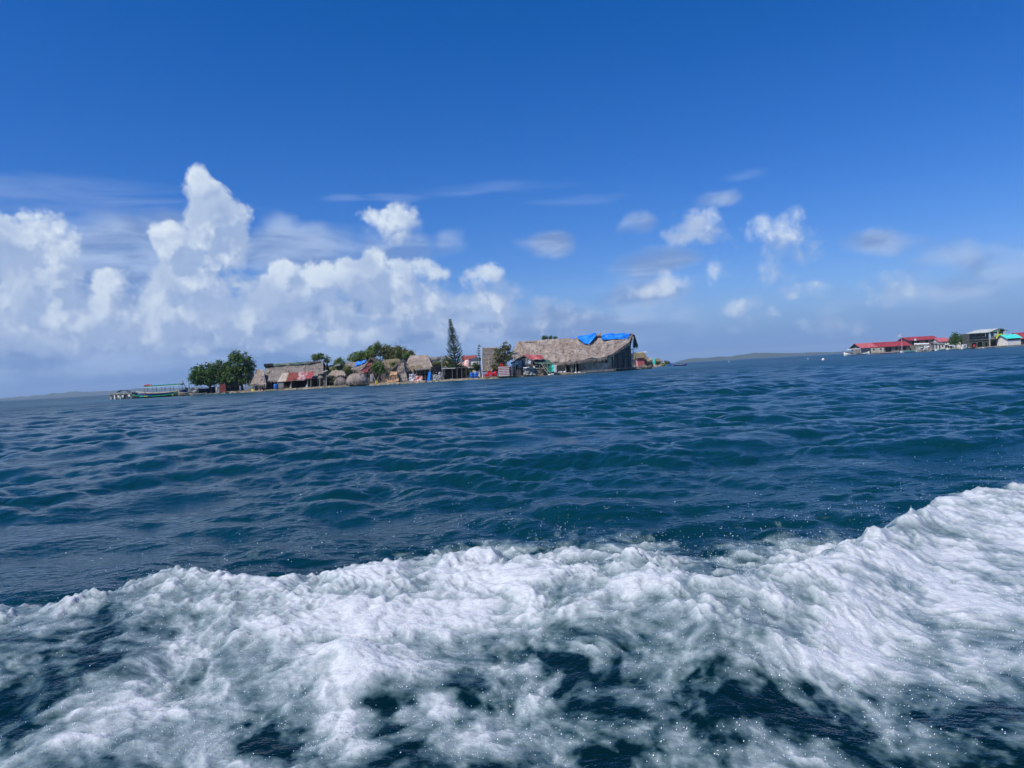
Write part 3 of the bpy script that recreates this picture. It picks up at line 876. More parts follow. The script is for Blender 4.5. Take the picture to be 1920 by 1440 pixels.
def thatch_slope(name, par, A, B, C, D, mat, thick=0.35, amp=0.16, sag=0.0, fringe=(0.25, 0.75), dens=6, tuft=4, seed=0, wav=2.2):
    A, B, C, D = map(Vector, (A, B, C, D))
    Lu = max((B - A).length, (C - D).length); Lv = max((D - A).length, (C - B).length)
    nu, nv = max(6, int(Lu / 0.45)), max(4, int(Lv / 0.45))
    def fn_(u_, v_):
        h_ = amp * noise1(u_ * Lu / wav + seed, v_ * Lv / wav, 1.0, seed) + 0.4 * amp * noise1(u_ * Lu * 1.3, v_ * Lv * 1.3 + seed, 1.0, seed + 3)
        # overlapping courses of leaves
        h_ += 0.10 * (1 - (v_ * Lv / 1.15 + 0.25 * noise1(u_ * Lu / 3, 1.5, 1, seed)) % 1.0)
        h_ -= sag * sin(pi * v_)
        edge_ = 0.12 * noise1(u_ * Lu / 1.3, 5.5, 1.0, seed + 9)
        return (h_, (0, 0, edge_ if v_ < 0.02 else 0.25 * edge_ if v_ > 0.98 else 0))
    mb = MB().slab(A, B, C, D, nu, nv, thick, fn_)
    o = part(mb, name, mat, par)
    fr = MB(); strands(fr, A, B, int(Lu * dens), fringe[0], fringe[1], seed=seed)
    tufts(fr, A, B, C, D, int(Lu * Lv * tuft * 0.8), seed=seed + 1)
    f = part(fr, 'leaf_ends', M['strand'] if mat.name != 'thatch_pale' else mat, o); f['kind'] = 'stuff'
    return o

def wall_holes(A, B, z0, z1, thick, holes=()):
    """wall from A to B (x, y) with openings (u0, u1, v0, v1) in fractions; returns MB of butted pieces"""
    A, B = Vector((A[0], A[1], 0)), Vector((B[0], B[1], 0)); mb = MB()
    e = B - A; L = e.length; rz = atan2(e.y, e.x)
    def piece(u0, u1, v0, v1):
        if u1 - u0 < 1e-4 or v1 - v0 < 1e-4: return
        c = A + e * ((u0 + u1) / 2)
        mb.box((c.x, c.y, z0 + (z1 - z0) * (v0 + v1) / 2), (L * (u1 - u0), thick, (z1 - z0) * (v1 - v0)), rz)
    u = 0.0
    for (u0, u1, v0, v1) in sorted(holes):
        piece(u, u0, 0, 1); piece(u0, u1, 0, v0); piece(u0, u1, v1, 1); u = u1
    piece(u, 1, 0, 1)
    return mb

def corrugated(name, par, A, B, C, D, mat, waves=6, amp=0.05, thick=0.03, label=None, cat=None):
    mb = MB().slab(A, B, C, D, waves * 4, 2, thick, lambda u_, v_: amp * sin(2 * pi * waves * u_))
    return part(mb, name, mat, par, label=label)

def cloth(mb, A, B, C, D, nu=14, nv=8, amp=0.12, seed=0, thick=0.03, s=3.0, droop=0.0):
    return mb.slab(A, B, C, D, nu, nv, thick, lambda u_, v_: (amp * noise1(u_ * s * 1.3, v_ * s + seed, 1.0, seed) + amp * 0.5 * noise1(u_ * s * 3, v_ * s * 3, 1.0, seed + 5), (0, 0, -droop * 4 * u_ * (1 - u_) * (1 - v_) + 0.25 * amp * noise1(u_ * 6, 2, 1.0, seed + 8))))

def crown(mb, c, rad, n_clump, leaves, size, seed, flat=0.8, shell=0.45):
    g = np.random.default_rng(seed); cx, cy, cz = c; rx, ry, rz = rad
    for _ in range(n_clump):
        d_ = g.normal(size=3); d_ /= np.linalg.norm(d_); rr_ = shell + (1 - shell) * g.random() ** 0.6
        if d_[2] < -0.4: d_[2] *= 0.5
        k = 1 + 0.22 * g.normal() * 0.6
        p = np.array([cx + d_[0] * rx * rr_ * k, cy + d_[1] * ry * rr_ * k, cz + d_[2] * rz * rr_ * k])
        cr_ = size * g.uniform(1.6, 3.2)
        for _ in range(leaves):
            q = p + g.normal(size=3) * cr_ * np.array([0.5, 0.5, 0.38])
            a = g.normal(size=3) + d_ * 0.8 + np.array([0, 0, 0.9]); a /= np.linalg.norm(a)
            t_ = np.cross(a, g.normal(size=3)); t_ /= np.linalg.norm(t_); b_ = np.cross(a, t_)
            s1 = size * g.uniform(0.55, 1.15); s2 = s1 * 0.62
            k0 = len(mb.v)
            mb.v += [tuple(q - t_ * s1), tuple(q - b_ * s2), tuple(q + t_ * s1), tuple(q + b_ * s2)]
            mb.f.append((k0, k0 + 1, k0 + 2, k0 + 3))

def tree(name, label, cat, base, crowns, mat, size=0.30, trunk_r=0.22, seed=0, group=None, leaves=16, dens=1.0, lean=(0, 0), sub='crown'):
    base = Vector(base)
    t_ = thing(name, label, cat, base, group)
    g = random.Random(seed); tb = MB()
    top = base + Vector((lean[0], lean[1], 0))
    zc = min(c[0][2] for c in crowns)
    fork = base.lerp(Vector((crowns[0][0][0], crowns[0][0][1], zc)), 0.45)
    fork.z = base.z + max(0.4, (zc - base.z) * 0.45)
    tb.tube(base - Vector((0, 0, 0.3)), fork, trunk_r, trunk_r * 0.75)
    for (c, rad) in crowns:
        c = Vector(c)
        for k in range(4):
            a_ = g.random() * 2 * pi
            e_ = c + Vector((cos(a_) * rad[0] * 0.55, sin(a_) * rad[1] * 0.5, g.uniform(-0.2, 0.6) * rad[2]))
            mid = fork.lerp(e_, 0.5) + Vector((g.uniform(-.3, .3), g.uniform(-.3, .3), 0.1))
            tb.tube(fork, mid, trunk_r * 0.5, trunk_r * 0.33, 5); tb.tube(mid, e_, trunk_r * 0.33, trunk_r * 0.12, 5)
    part(tb, 'trunk', M['bark'], t_)
    cm = MB()
    for i, (c, rad) in enumerate(crowns):
        area = (rad[0] * rad[1] + rad[0] * rad[2] + rad[1] * rad[2]) / 3
        n = max(10, int(area * 17 * dens / (size / 0.3) ** 1.5))
        crown(cm, c, rad, n, leaves, size, seed * 7 + i)
    part(cm, sub, mat, t_)
    return t_

def hull(mb, a, b, w, h, sheer=0.3, n=12, k=7, bottom=-0.25, tip=0.04, transom=False):
    """open boat from a to b (points on the waterline), beam w, freeboard h, raised ends"""
    a, b = Vector(a), Vector(b); e = (b - a); L = e.length; e.normalize(); sd = Vector((-e.y, e.x, 0))
    rows = []
    for i in range(n + 1):
        t_ = i / n
        f_ = max(tip, (1 - abs(2 * t_ - 1) ** 2.6)) if not transom else max(tip, (1 - max(0, 2 * t_ - 1) ** 2.6) * (0.8 + 0.2 * min(1, t_ * 3)))
        zt = h + sheer * abs(2 * t_ - 1) ** 2.2
        p = a + e * (L * t_); row = []
        for j in range(k):
            s_ = -1 + 2 * j / (k - 1)
            yy = s_ * w / 2 * f_; zz = bottom + (zt - bottom) * abs(s_) ** 2.4
            row.append(p + sd * yy + Vector((0, 0, zz)))
        rows.append(row)
    n0 = len(mb.v)
    for row in rows: mb.v += [tuple(p) for p in row]
    for row in rows:
        for j, p in enumerate(row):
            s_ = -1 + 2 * j / (k - 1)
            mb.v.append(tuple(p + Vector((0, 0, 0.05 if abs(s_) < .9 else 0)) - sd * (0.05 * s_)))
    m_ = n0 + (n + 1) * k
    for i in range(n):
        for j in range(k - 1):
            q = n0 + i * k + j; mb.f.append((q, q + k, q + k + 1, q + 1))
            q = m_ + i * k + j; mb.f.append((q, q + 1, q + k + 1, q + k))
        for q in (n0 + i * k, n0 + i * k + k - 1):
            mb.f.append((q, q + (m_ - n0), q + (m_ - n0) + k, q + k))
    for i in (0, n):
        mb.f.append(tuple(n0 + i * k + j for j in range(k)))
    return mb
def rail(mb, a, b, w, h, sheer, hh, n=12, off=0.015, tip=0.04, transom=False):
    """rubbing strake: a band along the top of the hull"""
    a, b = Vector(a), Vector(b); e = (b - a); L = e.length; e.normalize(); sd = Vector((-e.y, e.x, 0))
    for s_ in (-1, 1):
        prev = None
        for i in range(n + 1):
            t_ = i / n
            f_ = max(tip, (1 - abs(2 * t_ - 1) ** 2.6)) if not transom else max(tip, (1 - max(0, 2 * t_ - 1) ** 2.6) * (0.8 + 0.2 * min(1, t_ * 3)))
            zt = h + sheer * abs(2 * t_ - 1) ** 2.2
            p = a + e * (L * t_) + sd * (s_ * (w / 2 * f_ + off)); q1 = p + Vector((0, 0, zt + 0.03)); q0 = p + Vector((0, 0, zt - hh)) 
            if prev: mb.prism([prev[0], q0, q1, prev[1]], sd * (-s_ * 0.05))
            prev = (q0, q1)
    return mb

# ================================================================== islands, hills
P = at
GZ = 0.45
def shoreY(px):
    return float(np.interp(px, [205, 350, 480, 620, 740, 860, 960, 1060, 1130, 1190, 1240, 1300], [194, 190, 186, 184, 183, 184, 186, 190, 197, 206, 250, 330]))

def land(name, px0, px1, yfun, depth, seed, step=4, z=GZ):
    mb = MB(); cols = int((px1 - px0) / step) + 1
    rows = [(-2.2, -0.7), (-0.9, -0.15), (-0.15, 0.22), (0.5, z * 0.85), (2.5, z), (8, z + .1), (20, z + .15), (depth, z + .1), (depth + 4, -0.7)]
    for j, (dy_, zz) in enumerate(rows):
        for i in range(cols):
            px = px0 + i * step; t_ = i / (cols - 1)
            Y = yfun(px) + dy_ + (0.8 * noise1(px * 0.06, j * 0.4, 1, seed) + 0.4 * noise1(px * 0.25, j, 1, seed) if 0 < j < 6 else 0)
            endk = min(1, min(t_, 1 - t_) * 14)
            zc = zz * endk - 0.5 * (1 - endk) + (0.10 * noise1(px * 0.2, Y * 0.3, 1, seed + 1) if j > 1 else 0)
            mb.v.append((gx(px, Y), Y, zc))
    for j in range(len(rows) - 1):
        for i in range(cols - 1):
            a = j * cols + i; mb.f.append((a, a + 1, a + cols + 1, a + cols))
    o = mb.obj(name, M['shore'], None, True); tag(o, kind='structure'); return o
land('island_ground', 345, 1262, shoreY, 42, 3)
shoreY2 = lambda px: float(np.interp(px, [1600, 1700, 1800, 1950, 2200], [392, 380, 365, 350, 335]))
land('island_ground', 1628, 2200, shoreY2, 60, 9, step=6, z=0.6)

def rubble(name, segs, n, yfun, seed, zmax=0.45, smax=0.45):
    g = random.Random(seed); mb = MB()
    for _ in range(n):
        a, b = g.choice(segs); px = g.uniform(a, b)
        dy_ = g.uniform(-0.8, 2.2); Y = yfun(px) + dy_
        z = -0.05 + (dy_ + 0.8) / 3.0 * zmax; s_ = g.uniform(0.10, smax) * (0.6 if dy_ > 0.6 else 1)
        k = len(mb.v); mb.box((gx(px, Y), Y, z + s_ * 0.25), (s_ * g.uniform(.8, 1.9), s_ * g.uniform(.7, 1.2), s_ * g.uniform(.5, .9)), g.uniform(0, 3), g.uniform(.55, .9))
        for q in range(k, len(mb.v)):
            x, y, zz = mb.v[q]; mb.v[q] = (x + g.uniform(-.12, .12) * s_, y + g.uniform(-.12, .12) * s_, zz + g.uniform(-.12, .12) * s_)
    o = mb.obj(name, M['rock'], None); return o
o = rubble('shore_rubble', [(350, 650), (560, 660), (640, 1000), (760, 905), (980, 1190), (420, 560)], 1500, shoreY, 4)
tag(o, 'pale coral stones and rubble strewn along the near island shore', 'rubble', kind='stuff')
o = rubble('shore_rubble', [(1640, 1960)], 350, shoreY2, 6, 0.5, 0.8)
tag(o, 'pale stones along the edge of the far island at the right', 'rubble', kind='stuff')

M['hill'] = make_mat('forested_hill', (0.026, 0.050, 0.034), 0.95, (0.042, 0.068, 0.044), 0.012, 6, spec=0.05)
def hills(name, prof, Y, depth, seed):
    mb = MB(); pxs = np.arange(prof[0][0], prof[-1][0] + 1, 3.0); n = len(pxs)
    pr = np.interp(pxs, [a for a, b in prof], [b for a, b in prof])
    for j, (dv, k) in enumerate([(-depth * .5, -0.05), (-depth * .35, 0.22), (-depth * .15, 0.7), (0, 1.0), (depth * .5, 0.5), (depth, -0.05)]):
        for i, px in enumerate(pxs):
            h_ = pr[i] / F_PX * Y
            r_ = 1 + 0.18 * noise1(px * 0.05, j * 1.3, 1, seed) + 0.07 * noise1(px * 0.22, j * 2, 1, seed)
            mb.v.append((gx(px, Y, 0) * (Y + dv) / Y, Y + dv, h_ * k * r_ + (-2 if k < 0 else 0)))
    for j in range(5):
        for i in range(n - 1):
            a = j * n + i; mb.f.append((a, a + 1, a + n + 1, a + n))
    o = mb.obj(name, M['hill'], None, True); tag(o, kind='structure'); return o
hills('hills', [(-500, 4), (-200, 5), (0, 4), (60, 6), (130, 9), (190, 8), (250, 8), (320, 6), (420, 3), (480, 0)], 6600, 500, 2)
hills('hills', [(1262, 0), (1290, 6), (1318, 7), (1345, 6.5), (1370, 7), (1400, 9), (1430, 9.5), (1450, 8), (1475, 7), (1500, 5), (1560, 4), (1600, 3), (1700, 2.5), (1800, 0)], 5000, 400, 5)

haze_mat = bpy.data.materials.new('haze'); haze_mat.use_nodes = True
ht = haze_mat.node_tree; ht.nodes.clear(); HT = NT(ht)
pv = HT.n('ShaderNodeVolumePrincipled', {'Color': (0.62, 0.80, 1.0, 1), 'Density': 0.00010, 'Anisotropy': 0.0})
ho = HT.n('ShaderNodeOutputMaterial'); ht.links.new(pv.outputs[0], ho.inputs['Volume'])
hb = MB().box((0, 0, 44), (17500, 17500, 98)); hz = hb.obj('haze', haze_mat); tag(hz, 'thin sea haze', 'haze', kind='stuff')

# ================================================================== left end: pier and boats
def Z_(px, py, Y): return at(px, py, Y).z
def X_(px, py, Y): return at(px, py, Y).x

# pier
Y = 194.0
a, b = P(207, 741, Y), P(249, 739, Y)
t_ = thing('pier', 'pale timber pier on stout piles at the far left end of the island', 'pier', (a.x, Y, 0))
zt = P(228, 739, Y).z
n = 7
for i in range(n):
    x0 = a.x + (b.x - a.x) * i / n; w_ = (b.x - a.x) / n
    part(MB().box((x0 + w_ / 2, Y + 1.2, zt + 0.12 + RND.uniform(-.03, .03)), (w_ - 0.05, 3.2, 0.30)), 'plank', M['pier'], t_)
part(MB().box(((a.x + b.x) / 2, Y - .25, zt - 0.10), (b.x - a.x, 0.2, 0.22)).box(((a.x + b.x) / 2, Y + 2.6, zt - 0.10), (b.x - a.x, 0.2, 0.22)), 'beam', M['post'], t_)
for i, px in enumerate((209, 218, 226, 238, 247)):
    x = X_(px, 745, Y)
    for dy_ in (0, 2.2):
        part(MB().box((x, Y + dy_, (zt - 0.22 - 0.6) / 2), (0.42 if i % 2 == 0 else 0.3, 0.4, zt - 0.22 + 0.6)), 'pile', M['bright_wood' if i in (0, 2, 4) else 'post'], t_)
# small boat with dark bimini moored behind the pier
Y = 201.0
a, b = P(214, 741, Y), P(247, 740, Y)
t_ = thing('motor_boat', 'small boat with navy arched canopy behind the timber pier', 'boat', (a.x, Y, 0))
part(hull(MB(), (a.x, Y, 0), (b.x, Y, 0), 1.9, 0.9, 0.25), 'hull', M['white'], t_, True)
cz0, cz1 = Z_(223, 734.5, Y), Z_(232, 731.5, Y)
xa, xb = X_(222, 735, Y), X_(242, 735, Y)
mb = MB().slab((xa, Y - .8, cz0), (xb, Y - .8, cz0), (xb, Y + .8, cz0), (xa, Y + .8, cz0), 10, 3, 0.10, lambda u_, v_: (0, (0, 0, (cz1 - cz0) * (1 - abs(2 * u_ - 1) ** 2.5) )))
part(mb, 'canopy', M['tarp_blue'] if False else M['navy'], t_)
for x in (xa + .1, xb - .1):
    for dy_ in (-.75, .75): part(MB().tube((x, Y + dy_, 0.5), (x, Y + dy_, cz0), 0.05), 'canopy_pole', M['post'], t_)
part(MB().box((xb + .1, Y, 1.2), (0.45, .5, 1.0)), 'console', M['navy'], t_)

# passenger boat with teal canopy
Y = 196.0
a, b = P(256, 739, Y), P(352, 738, Y)
t_ = thing('passenger_boat', 'long blue hulled boat under a flat teal canopy with white edge', 'boat', (a.x, Y, 0))
part(hull(MB(), (a.x, Y, 0), (b.x, Y, 0), 2.1, 1.25, 0.55, tip=.12, n=16), 'hull', M['hull_blue'], t_, True)
part(rail(MB(), (a.x, Y, 0), (b.x, Y, 0), 2.1, 1.25, 0.55, 0.26, tip=.12, n=16), 'rubbing_strake', M['offwhite'], t_)
xa, xb = X_(272, 730, Y), X_(342, 727, Y); cz = 2.85
part(MB().slab((xa, Y - 1.1, cz), (xb, Y - 1.1, cz + .12), (xb, Y + 1.1, cz + .12), (xa, Y + 1.1, cz), 16, 4, 0.16, lambda u_, v_: 0.22 * sin(pi * v_) + .02 * sin(u_ * 40)), 'canopy', M['teal'], t_)
part(MB().slab((xa, Y - 1.16, cz - .30), (xb, Y - 1.16, cz - .18), (xb, Y - 1.16, cz - 0.02), (xa, Y - 1.16, cz - 0.14), 20, 1, 0.03), 'valance', M['white'], t_)
for i in range(5):
    x = xa + (xb - xa) * (i + .1) / 4.3
    for dy_ in (-.95, .95): part(MB().tube((x, Y + dy_, 1.0), (x, Y + dy_, cz), 0.05), 'canopy_pole', M['post'], t_)
for i in range(4):
    x = xa + (xb - xa) * (i + .6) / 4.3
    part(MB().box((x, Y, 1.05), (0.4, 1.7, 0.12)), 'bench', M['bright_wood'], t_)
part(MB().box((X_(350, 732, Y), Y, 1.5), (0.6, 0.6, 1.1), 0, .7), 'outboard_motor', M['hull_dark'], t_)
# bright bundle on the canopy
x = X_(278, 727, Y)
single(cloth(MB(), (x - .8, Y - .6, cz + .26), (x + .8, Y - .6, cz + .30), (x + .75, Y + .6, cz + .42), (x - .8, Y + .6, cz + .42), amp=.25, thick=.30), 'life_jacket_pile', M['red_plastic'], (x, Y, cz + .26), 'red life jackets heaped on top of the teal boat canopy', 'life jackets')
single(MB().box((X_(341, 729, Y), Y - .3, 3.32), (.5, .5, .5), .3, .8), 'bag', M['pink_cloth'], (X_(341, 729, Y), Y, 3.07), 'small pale pink bag on the end of the teal canopy', 'bag')

# green canoe in front
Y = 192.5
a, b = P(246, 742, Y), P(337, 741, Y)
t_ = thing('canoe', 'long green canoe with yellow and blue painted bow in front of the canopy boat', 'canoe', (a.x, Y, 0))
part(hull(MB(), (a.x, Y, 0), (b.x, Y, 0), 1.2, 0.48, 0.55, n=18), 'hull', M['hull_dark'], t_, True)
part(rail(MB(), (a.x, Y, 0), (b.x, Y, 0), 1.2, 0.48, 0.55, 0.22, n=18), 'painted_side', M['hull_green'], t_)
e = b.x - a.x
for k, (u0, u1, mt, nm) in enumerate([(0.28, .36, 'yellow', 'yellow_band'), (.36, .42, 'blue_plastic', 'blue_band'), (.86, .90, 'yellow', 'yellow_band'), (.20, .27, 'turq', 'turquoise_band')]):
    part(MB().box((a.x + e * (u0 + u1) / 2, Y - .655, 0.41), (e * (u1 - u0), 0.03, 0.17)), nm, M[mt], t_)
for u0 in (.3, .5, .7): part(MB().box((a.x + e * u0, Y, 0.36), (.25, .95, .06)), 'thwart', M['bright_wood'], t_)

# dugouts drawn up beside the trees
def dugout(px0, px1, py, Y, label, mat='hull_brown', w=1.0, h=.5, sheer=.35, z=0.0, rz=0, group=None):
    a, b = P(px0, py, Y), P(px1, py, Y)
    t_ = thing('dugout_canoe', label, 'canoe', (a.x, Y, z), group)
    A_, B_ = Vector((a.x, Y, z)), Vector((b.x, Y + rz, z))
    mb = hull(MB(), (A_.x, A_.y, 0), (B_.x, B_.y, 0), w, h, sheer); mb.v = [(x, y, q + z) for x, y, q in mb.v]
    part(mb, 'hull', M[mat], t_, True)
    mb = rail(MB(), (A_.x, A_.y, 0), (B_.x, B_.y, 0), w, h, sheer, .10); mb.v = [(x, y, q + z) for x, y, q in mb.v]
    part(mb, 'gunwale', M['bright_wood'] if mat != 'bright_wood' else M['post'], t_)
    for u_ in (.33, .66):
        c = A_.lerp(B_, u_); part(MB().box((c.x, c.y, z + h - .08), (.22, w * .8, .05)), 'thwart', M['post'], t_)
    return t_
dugout(334, 362, 740, 189.2, 'weathered brown dugout canoe at the stern of the green canoe', w=1.0, h=.8, sheer=.5)
dugout(356, 388, 741, 187.6, 'slim grey dugout lying low before the dark boat shape under the trees', 'post', w=.8, h=.35, sheer=.2)
t_ = dugout(364, 404, 736, 192.0, 'large dark boat shape under the left tree', 'hull_dark', w=1.9, h=1.15, sheer=.45, z=.35)  # near black boat shape under the left tree
single(MB().tube((X_(352, 735, 191), 191, 1.0), P(342, 714, 191), .07), 'mooring_pole', M['navy'], (X_(352, 735, 191), 191, 1.0), 'thin dark pole leaning left over the brown dugout', 'pole')
single(MB().tube((X_(356, 740, 190), 190, -.4), P(354, 717, 190), .08), 'mooring_pole', M['post'], (X_(356, 740, 190), 190, -.4), 'upright grey pole at the left edge of the tree', 'pole')

# what stands in the shade of the trees
def drape(name, px0, px1, py0, py1, Y, mat, label, cat, seed=0, amp=.2, thick=.15):
    A_, B_, C_, D_ = P(px0, py1, Y), P(px1, py1, Y), P(px1, py0, Y + .4), P(px0, py0, Y + .4)
    return single(cloth(MB(), A_, B_, C_, D_, 12, 10, amp, seed, thick), name, M[mat], A_, label, cat)
drape('cloth', 405, 411, 725, 738, 187.5, 'grey_cloth', 'beige cloth hanging beside the rusty iron sheet', 'cloth', 3)
drape('tarpaulin', 357, 372, 727, 736, 188.6, 'grey_cloth', 'crumpled pale sheet over gear by the upright grey pole', 'sheet', 5, .35, .5)
a = P(418, 737, 187)
t_ = thing('iron_screen', 'rusty brown iron sheet standing upright at the foot of the trees', 'screen', (a.x, 187, a.z))
w_ = 1.45
corrugated('sheet', t_, (a.x - w_ / 2, 187, GZ), (a.x + w_ / 2, 187, GZ), (a.x + w_ / 2 - .1, 187.2, 2.35), (a.x - w_ / 2 - .1, 187.2, 2.35), M['tin_rust'])
for s_ in (-.5, .5): part(MB().tube((a.x + s_, 187.3, .3), (a.x + s_ - .12, 187.3, 2.7), .05), 'post', M['post'], t_)

# trees at the left end
tree('round_tree', 'dense dark green round tree at the left tip of the island', 'tree', (X_(398, 735, 191), 191, GZ),
     [((X_(388, 700, 191), 191, Z_(388, 702, 191)), (4.0, 3.0, 2.7)), ((X_(412, 695, 191), 191.5, Z_(412, 694, 191)), (2.5, 2.6, 2.4)), ((X_(373, 708, 190), 190, Z_(373, 710, 190)), (2.2, 1.8, 2.9)), ((X_(404, 712, 190), 190.5, Z_(404, 712, 190)), (3.4, 2.2, 2.2))], M['leaf_dark'], .26, .35, 3, dens=1.15)
tree('round_tree', 'taller dark green round tree beside the thatched long house', 'tree', (X_(455, 735, 190.5), 190.5, GZ),
     [((X_(452, 690, 191), 190.5, Z_(452, 686, 191)), (3.5, 2.8, 3.4)), ((X_(463, 705, 191), 190, Z_(463, 708, 190)), (2.4, 2.0, 3.0)), ((X_(438, 705, 191), 190, Z_(438, 707, 190)), (2.1, 1.9, 3.0)), ((X_(443, 668, 191), 190.5, Z_(443, 672, 191)), (1.7, 1.5, 1.5))], M['leaf_dark'], .26, .35, 5, dens=1.15)
# little hut under the trees
def simple_hut(px0, px1, pyb, pye, pyr, Y, dep, label, wall='cane', roof='thatch_grey', name='thatched_hut', holes=((.35, .6, 0, .8),), over=.5, ridge_in=.0, hip=.12, zb=GZ, seed=1, dens=6, tuft=4, cat='hut', group=None, fringe=(.25, .6)):
    """ridge parallel to the shore; walls between px0 and px1, eave at pye, ridge at pyr"""
    a, b = P(px0, pyb, Y), P(px1, pyb, Y); pm = (px0 + px1) / 2
    ze = Z_(pm, pye, Y); zr = Z_(pm, pyr, Y + dep / 2)
    t_ = thing(name, label, cat, ((a.x + b.x) / 2, Y, zb), group)
    x0, x1 = a.x, b.x
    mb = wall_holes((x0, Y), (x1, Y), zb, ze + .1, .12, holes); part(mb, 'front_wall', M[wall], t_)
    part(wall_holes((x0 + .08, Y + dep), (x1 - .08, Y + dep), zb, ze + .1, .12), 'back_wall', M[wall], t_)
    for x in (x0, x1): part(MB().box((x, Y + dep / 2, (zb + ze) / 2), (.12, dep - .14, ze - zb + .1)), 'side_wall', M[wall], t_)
    L = x1 - x0
    A_, B_ = Vector((x0 - over, Y - over, ze - .15)), Vector((x1 + over, Y - over, ze - .15))
    D_, C_ = Vector((x0 + hip * L, Y + dep / 2, zr)), Vector((x1 - hip * L, Y + dep / 2, zr))
    thatch_slope('roof_slope', t_, A_, B_, C_, D_, M[roof], .25, .12, 0, fringe, dens, tuft, seed)
    A2, B2 = Vector((x0 - over, Y + dep + over, ze - .15)), Vector((x1 + over, Y + dep + over, ze - .15))
    mb = MB().slab(B2, A2, D_, C_, 8, 3, .25); part(mb, 'roof_slope', M[roof], t_)
    for (p, q, r_) in ((A2, A_, D_), (B_, B2, C_)):
        n_ = (q - p).cross(r_ - p).normalized()
        part(MB().prism([p, q, r_], -n_ * .2), 'roof_end', M[roof], t_)
    return t_
simple_hut(424, 441, 736, 722, 712, 193, 3.0, 'small dim hut in the shade between the two round trees', seed=2)
# stake fence
def stakes(px0, px1, pyb, hts, Y, label, n, seed=0, name='stake_fence', mat='bright_wood', zb=.35):
    a, b = P(px0, pyb, Y), P(px1, pyb, Y)
    t_ = thing(name, label, 'fence', (a.x, Y, zb)); g = random.Random(seed)
    for i in range(n):
        x = a.x + (b.x - a.x) * (i + .5) / n; h_ = g.uniform(*hts)
        part(MB().tube((x, Y + g.uniform(-.08, .08), zb - .2), (x + g.uniform(-.12, .06), Y, zb + h_), .045, .03, 5), 'stake', M[mat], t_)
    part(MB().box(((a.x + b.x) / 2, Y + .12, zb + hts[0] * .7), (b.x - a.x, .06, .08)), 'crossbar', M[mat], t_)
    return t_
stakes(459, 478, 735, (1.5, 2.7), 186.8, 'fence of crooked pale stakes beside the conical hut', 11, 4)

# thatch lean-to left of the long house
t_ = thing('thatched_lean_to', 'low sloping thatched shelter leaning on the grey long house', 'shelter', (X_(488, 733, 187), 187, GZ))
thatch_slope('roof_slope', t_, P(472, 722, 186), P(499, 720, 186), P(494, 694, 189), P(483, 692, 189.5), M['thatch'], .35, .2, 0, (.4, 1.1), 9, 7, 21)
thatch_slope('roof_slope', t_, P(468, 722, 191), P(472, 722, 186), P(483, 692, 189.5), P(482, 694, 190), M['thatch'], .3, .15, 0, (.3, .8), 7, 5, 22)
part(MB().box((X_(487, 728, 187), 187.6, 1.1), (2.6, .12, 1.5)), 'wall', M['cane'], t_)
for px in (475, 482, 489, 496): part(MB().tube((X_(px, 733, 186.6), 186.6, .2), (X_(px, 722, 186.6), 186.6, 2.0), .07), 'post', M['bright_wood'], t_)

# ------------------------------------------------------------------ the grey long house
Y = 188.5
t_ = thing('long_house', 'grey thatched long house with a red and cream corrugated awning', 'house', (X_(553, 730, Y), Y, GZ))
A_, B_ = P(494, 716, Y - .7), P(607, 707, Y - .7)
D_, C_ = P(497, 684, Y + 4), P(605, 676.5, Y + 4)
thatch_slope('roof_slope', t_, A_, B_, C_, D_, M['thatch_grey'], .35, .10, .25, (.15, .45), 7, 2.5, 31)
A2, B2 = Vector((A_.x, Y + 9.5, A_.z)), Vector((B_.x, Y + 9.5, B_.z))
part(MB().slab(B2, A2, D_, C_, 10, 4, .3), 'roof_slope', M['thatch_grey'], t_)
ze = A_.z
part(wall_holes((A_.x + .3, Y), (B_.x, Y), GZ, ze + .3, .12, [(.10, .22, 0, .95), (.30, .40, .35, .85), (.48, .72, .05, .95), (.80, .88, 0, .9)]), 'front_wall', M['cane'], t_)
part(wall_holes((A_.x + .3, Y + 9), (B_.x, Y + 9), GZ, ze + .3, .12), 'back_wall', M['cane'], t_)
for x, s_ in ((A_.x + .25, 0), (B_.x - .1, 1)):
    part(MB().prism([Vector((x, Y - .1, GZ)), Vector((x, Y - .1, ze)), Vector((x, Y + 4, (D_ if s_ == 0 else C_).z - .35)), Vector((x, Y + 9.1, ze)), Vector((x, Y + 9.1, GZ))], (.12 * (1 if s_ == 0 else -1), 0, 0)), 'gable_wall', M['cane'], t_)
part(MB().slab(P(495, 688.3, Y + 3.1), P(512, 687, Y + 3.1), P(512, 682.5, Y + 3.8), P(495, 683.8, Y + 3.8), 4, 2, .12, lambda u_, v_: .25), 'dark_roof_board', M['black_cloth'], t_)
part(cloth(MB(), P(513, 686.5, Y + 3.1), P(578, 682.5, Y + 3.1), P(580, 677.5, Y + 4.1), P(511, 683, Y + 4.1), 26, 6, .18, 4, .05, 5, droop=.0), 'ridge_tarpaulin', M['tarp_green'], t_)
part(cloth(MB(), P(574, 683, Y + 3.0), P(600, 678, Y + 3.4), P(602, 676, Y + 4.0), P(577, 680.5, Y + 3.6), 12, 4, .2, 7, .05, 5), 'ridge_sheet', M['dark_wood'], t_)
for px0, px1 in ((520, 530), (596, 601)):
    part(MB().box(((X_(px0, 725, Y) + X_(px1, 725, Y)) / 2, Y - .25, 1.3), (X_(px1, 725, Y) - X_(px0, 725, Y), .08, 1.7)), 'patch_board', M['post'], t_)
aw = part(MB().tube(P(520, 717, 185.9), P(584, 710, 185.9), .06).tube(P(529, 701, 187.9), P(591, 697, 187.9), .06), 'awning', M['post'], t_)
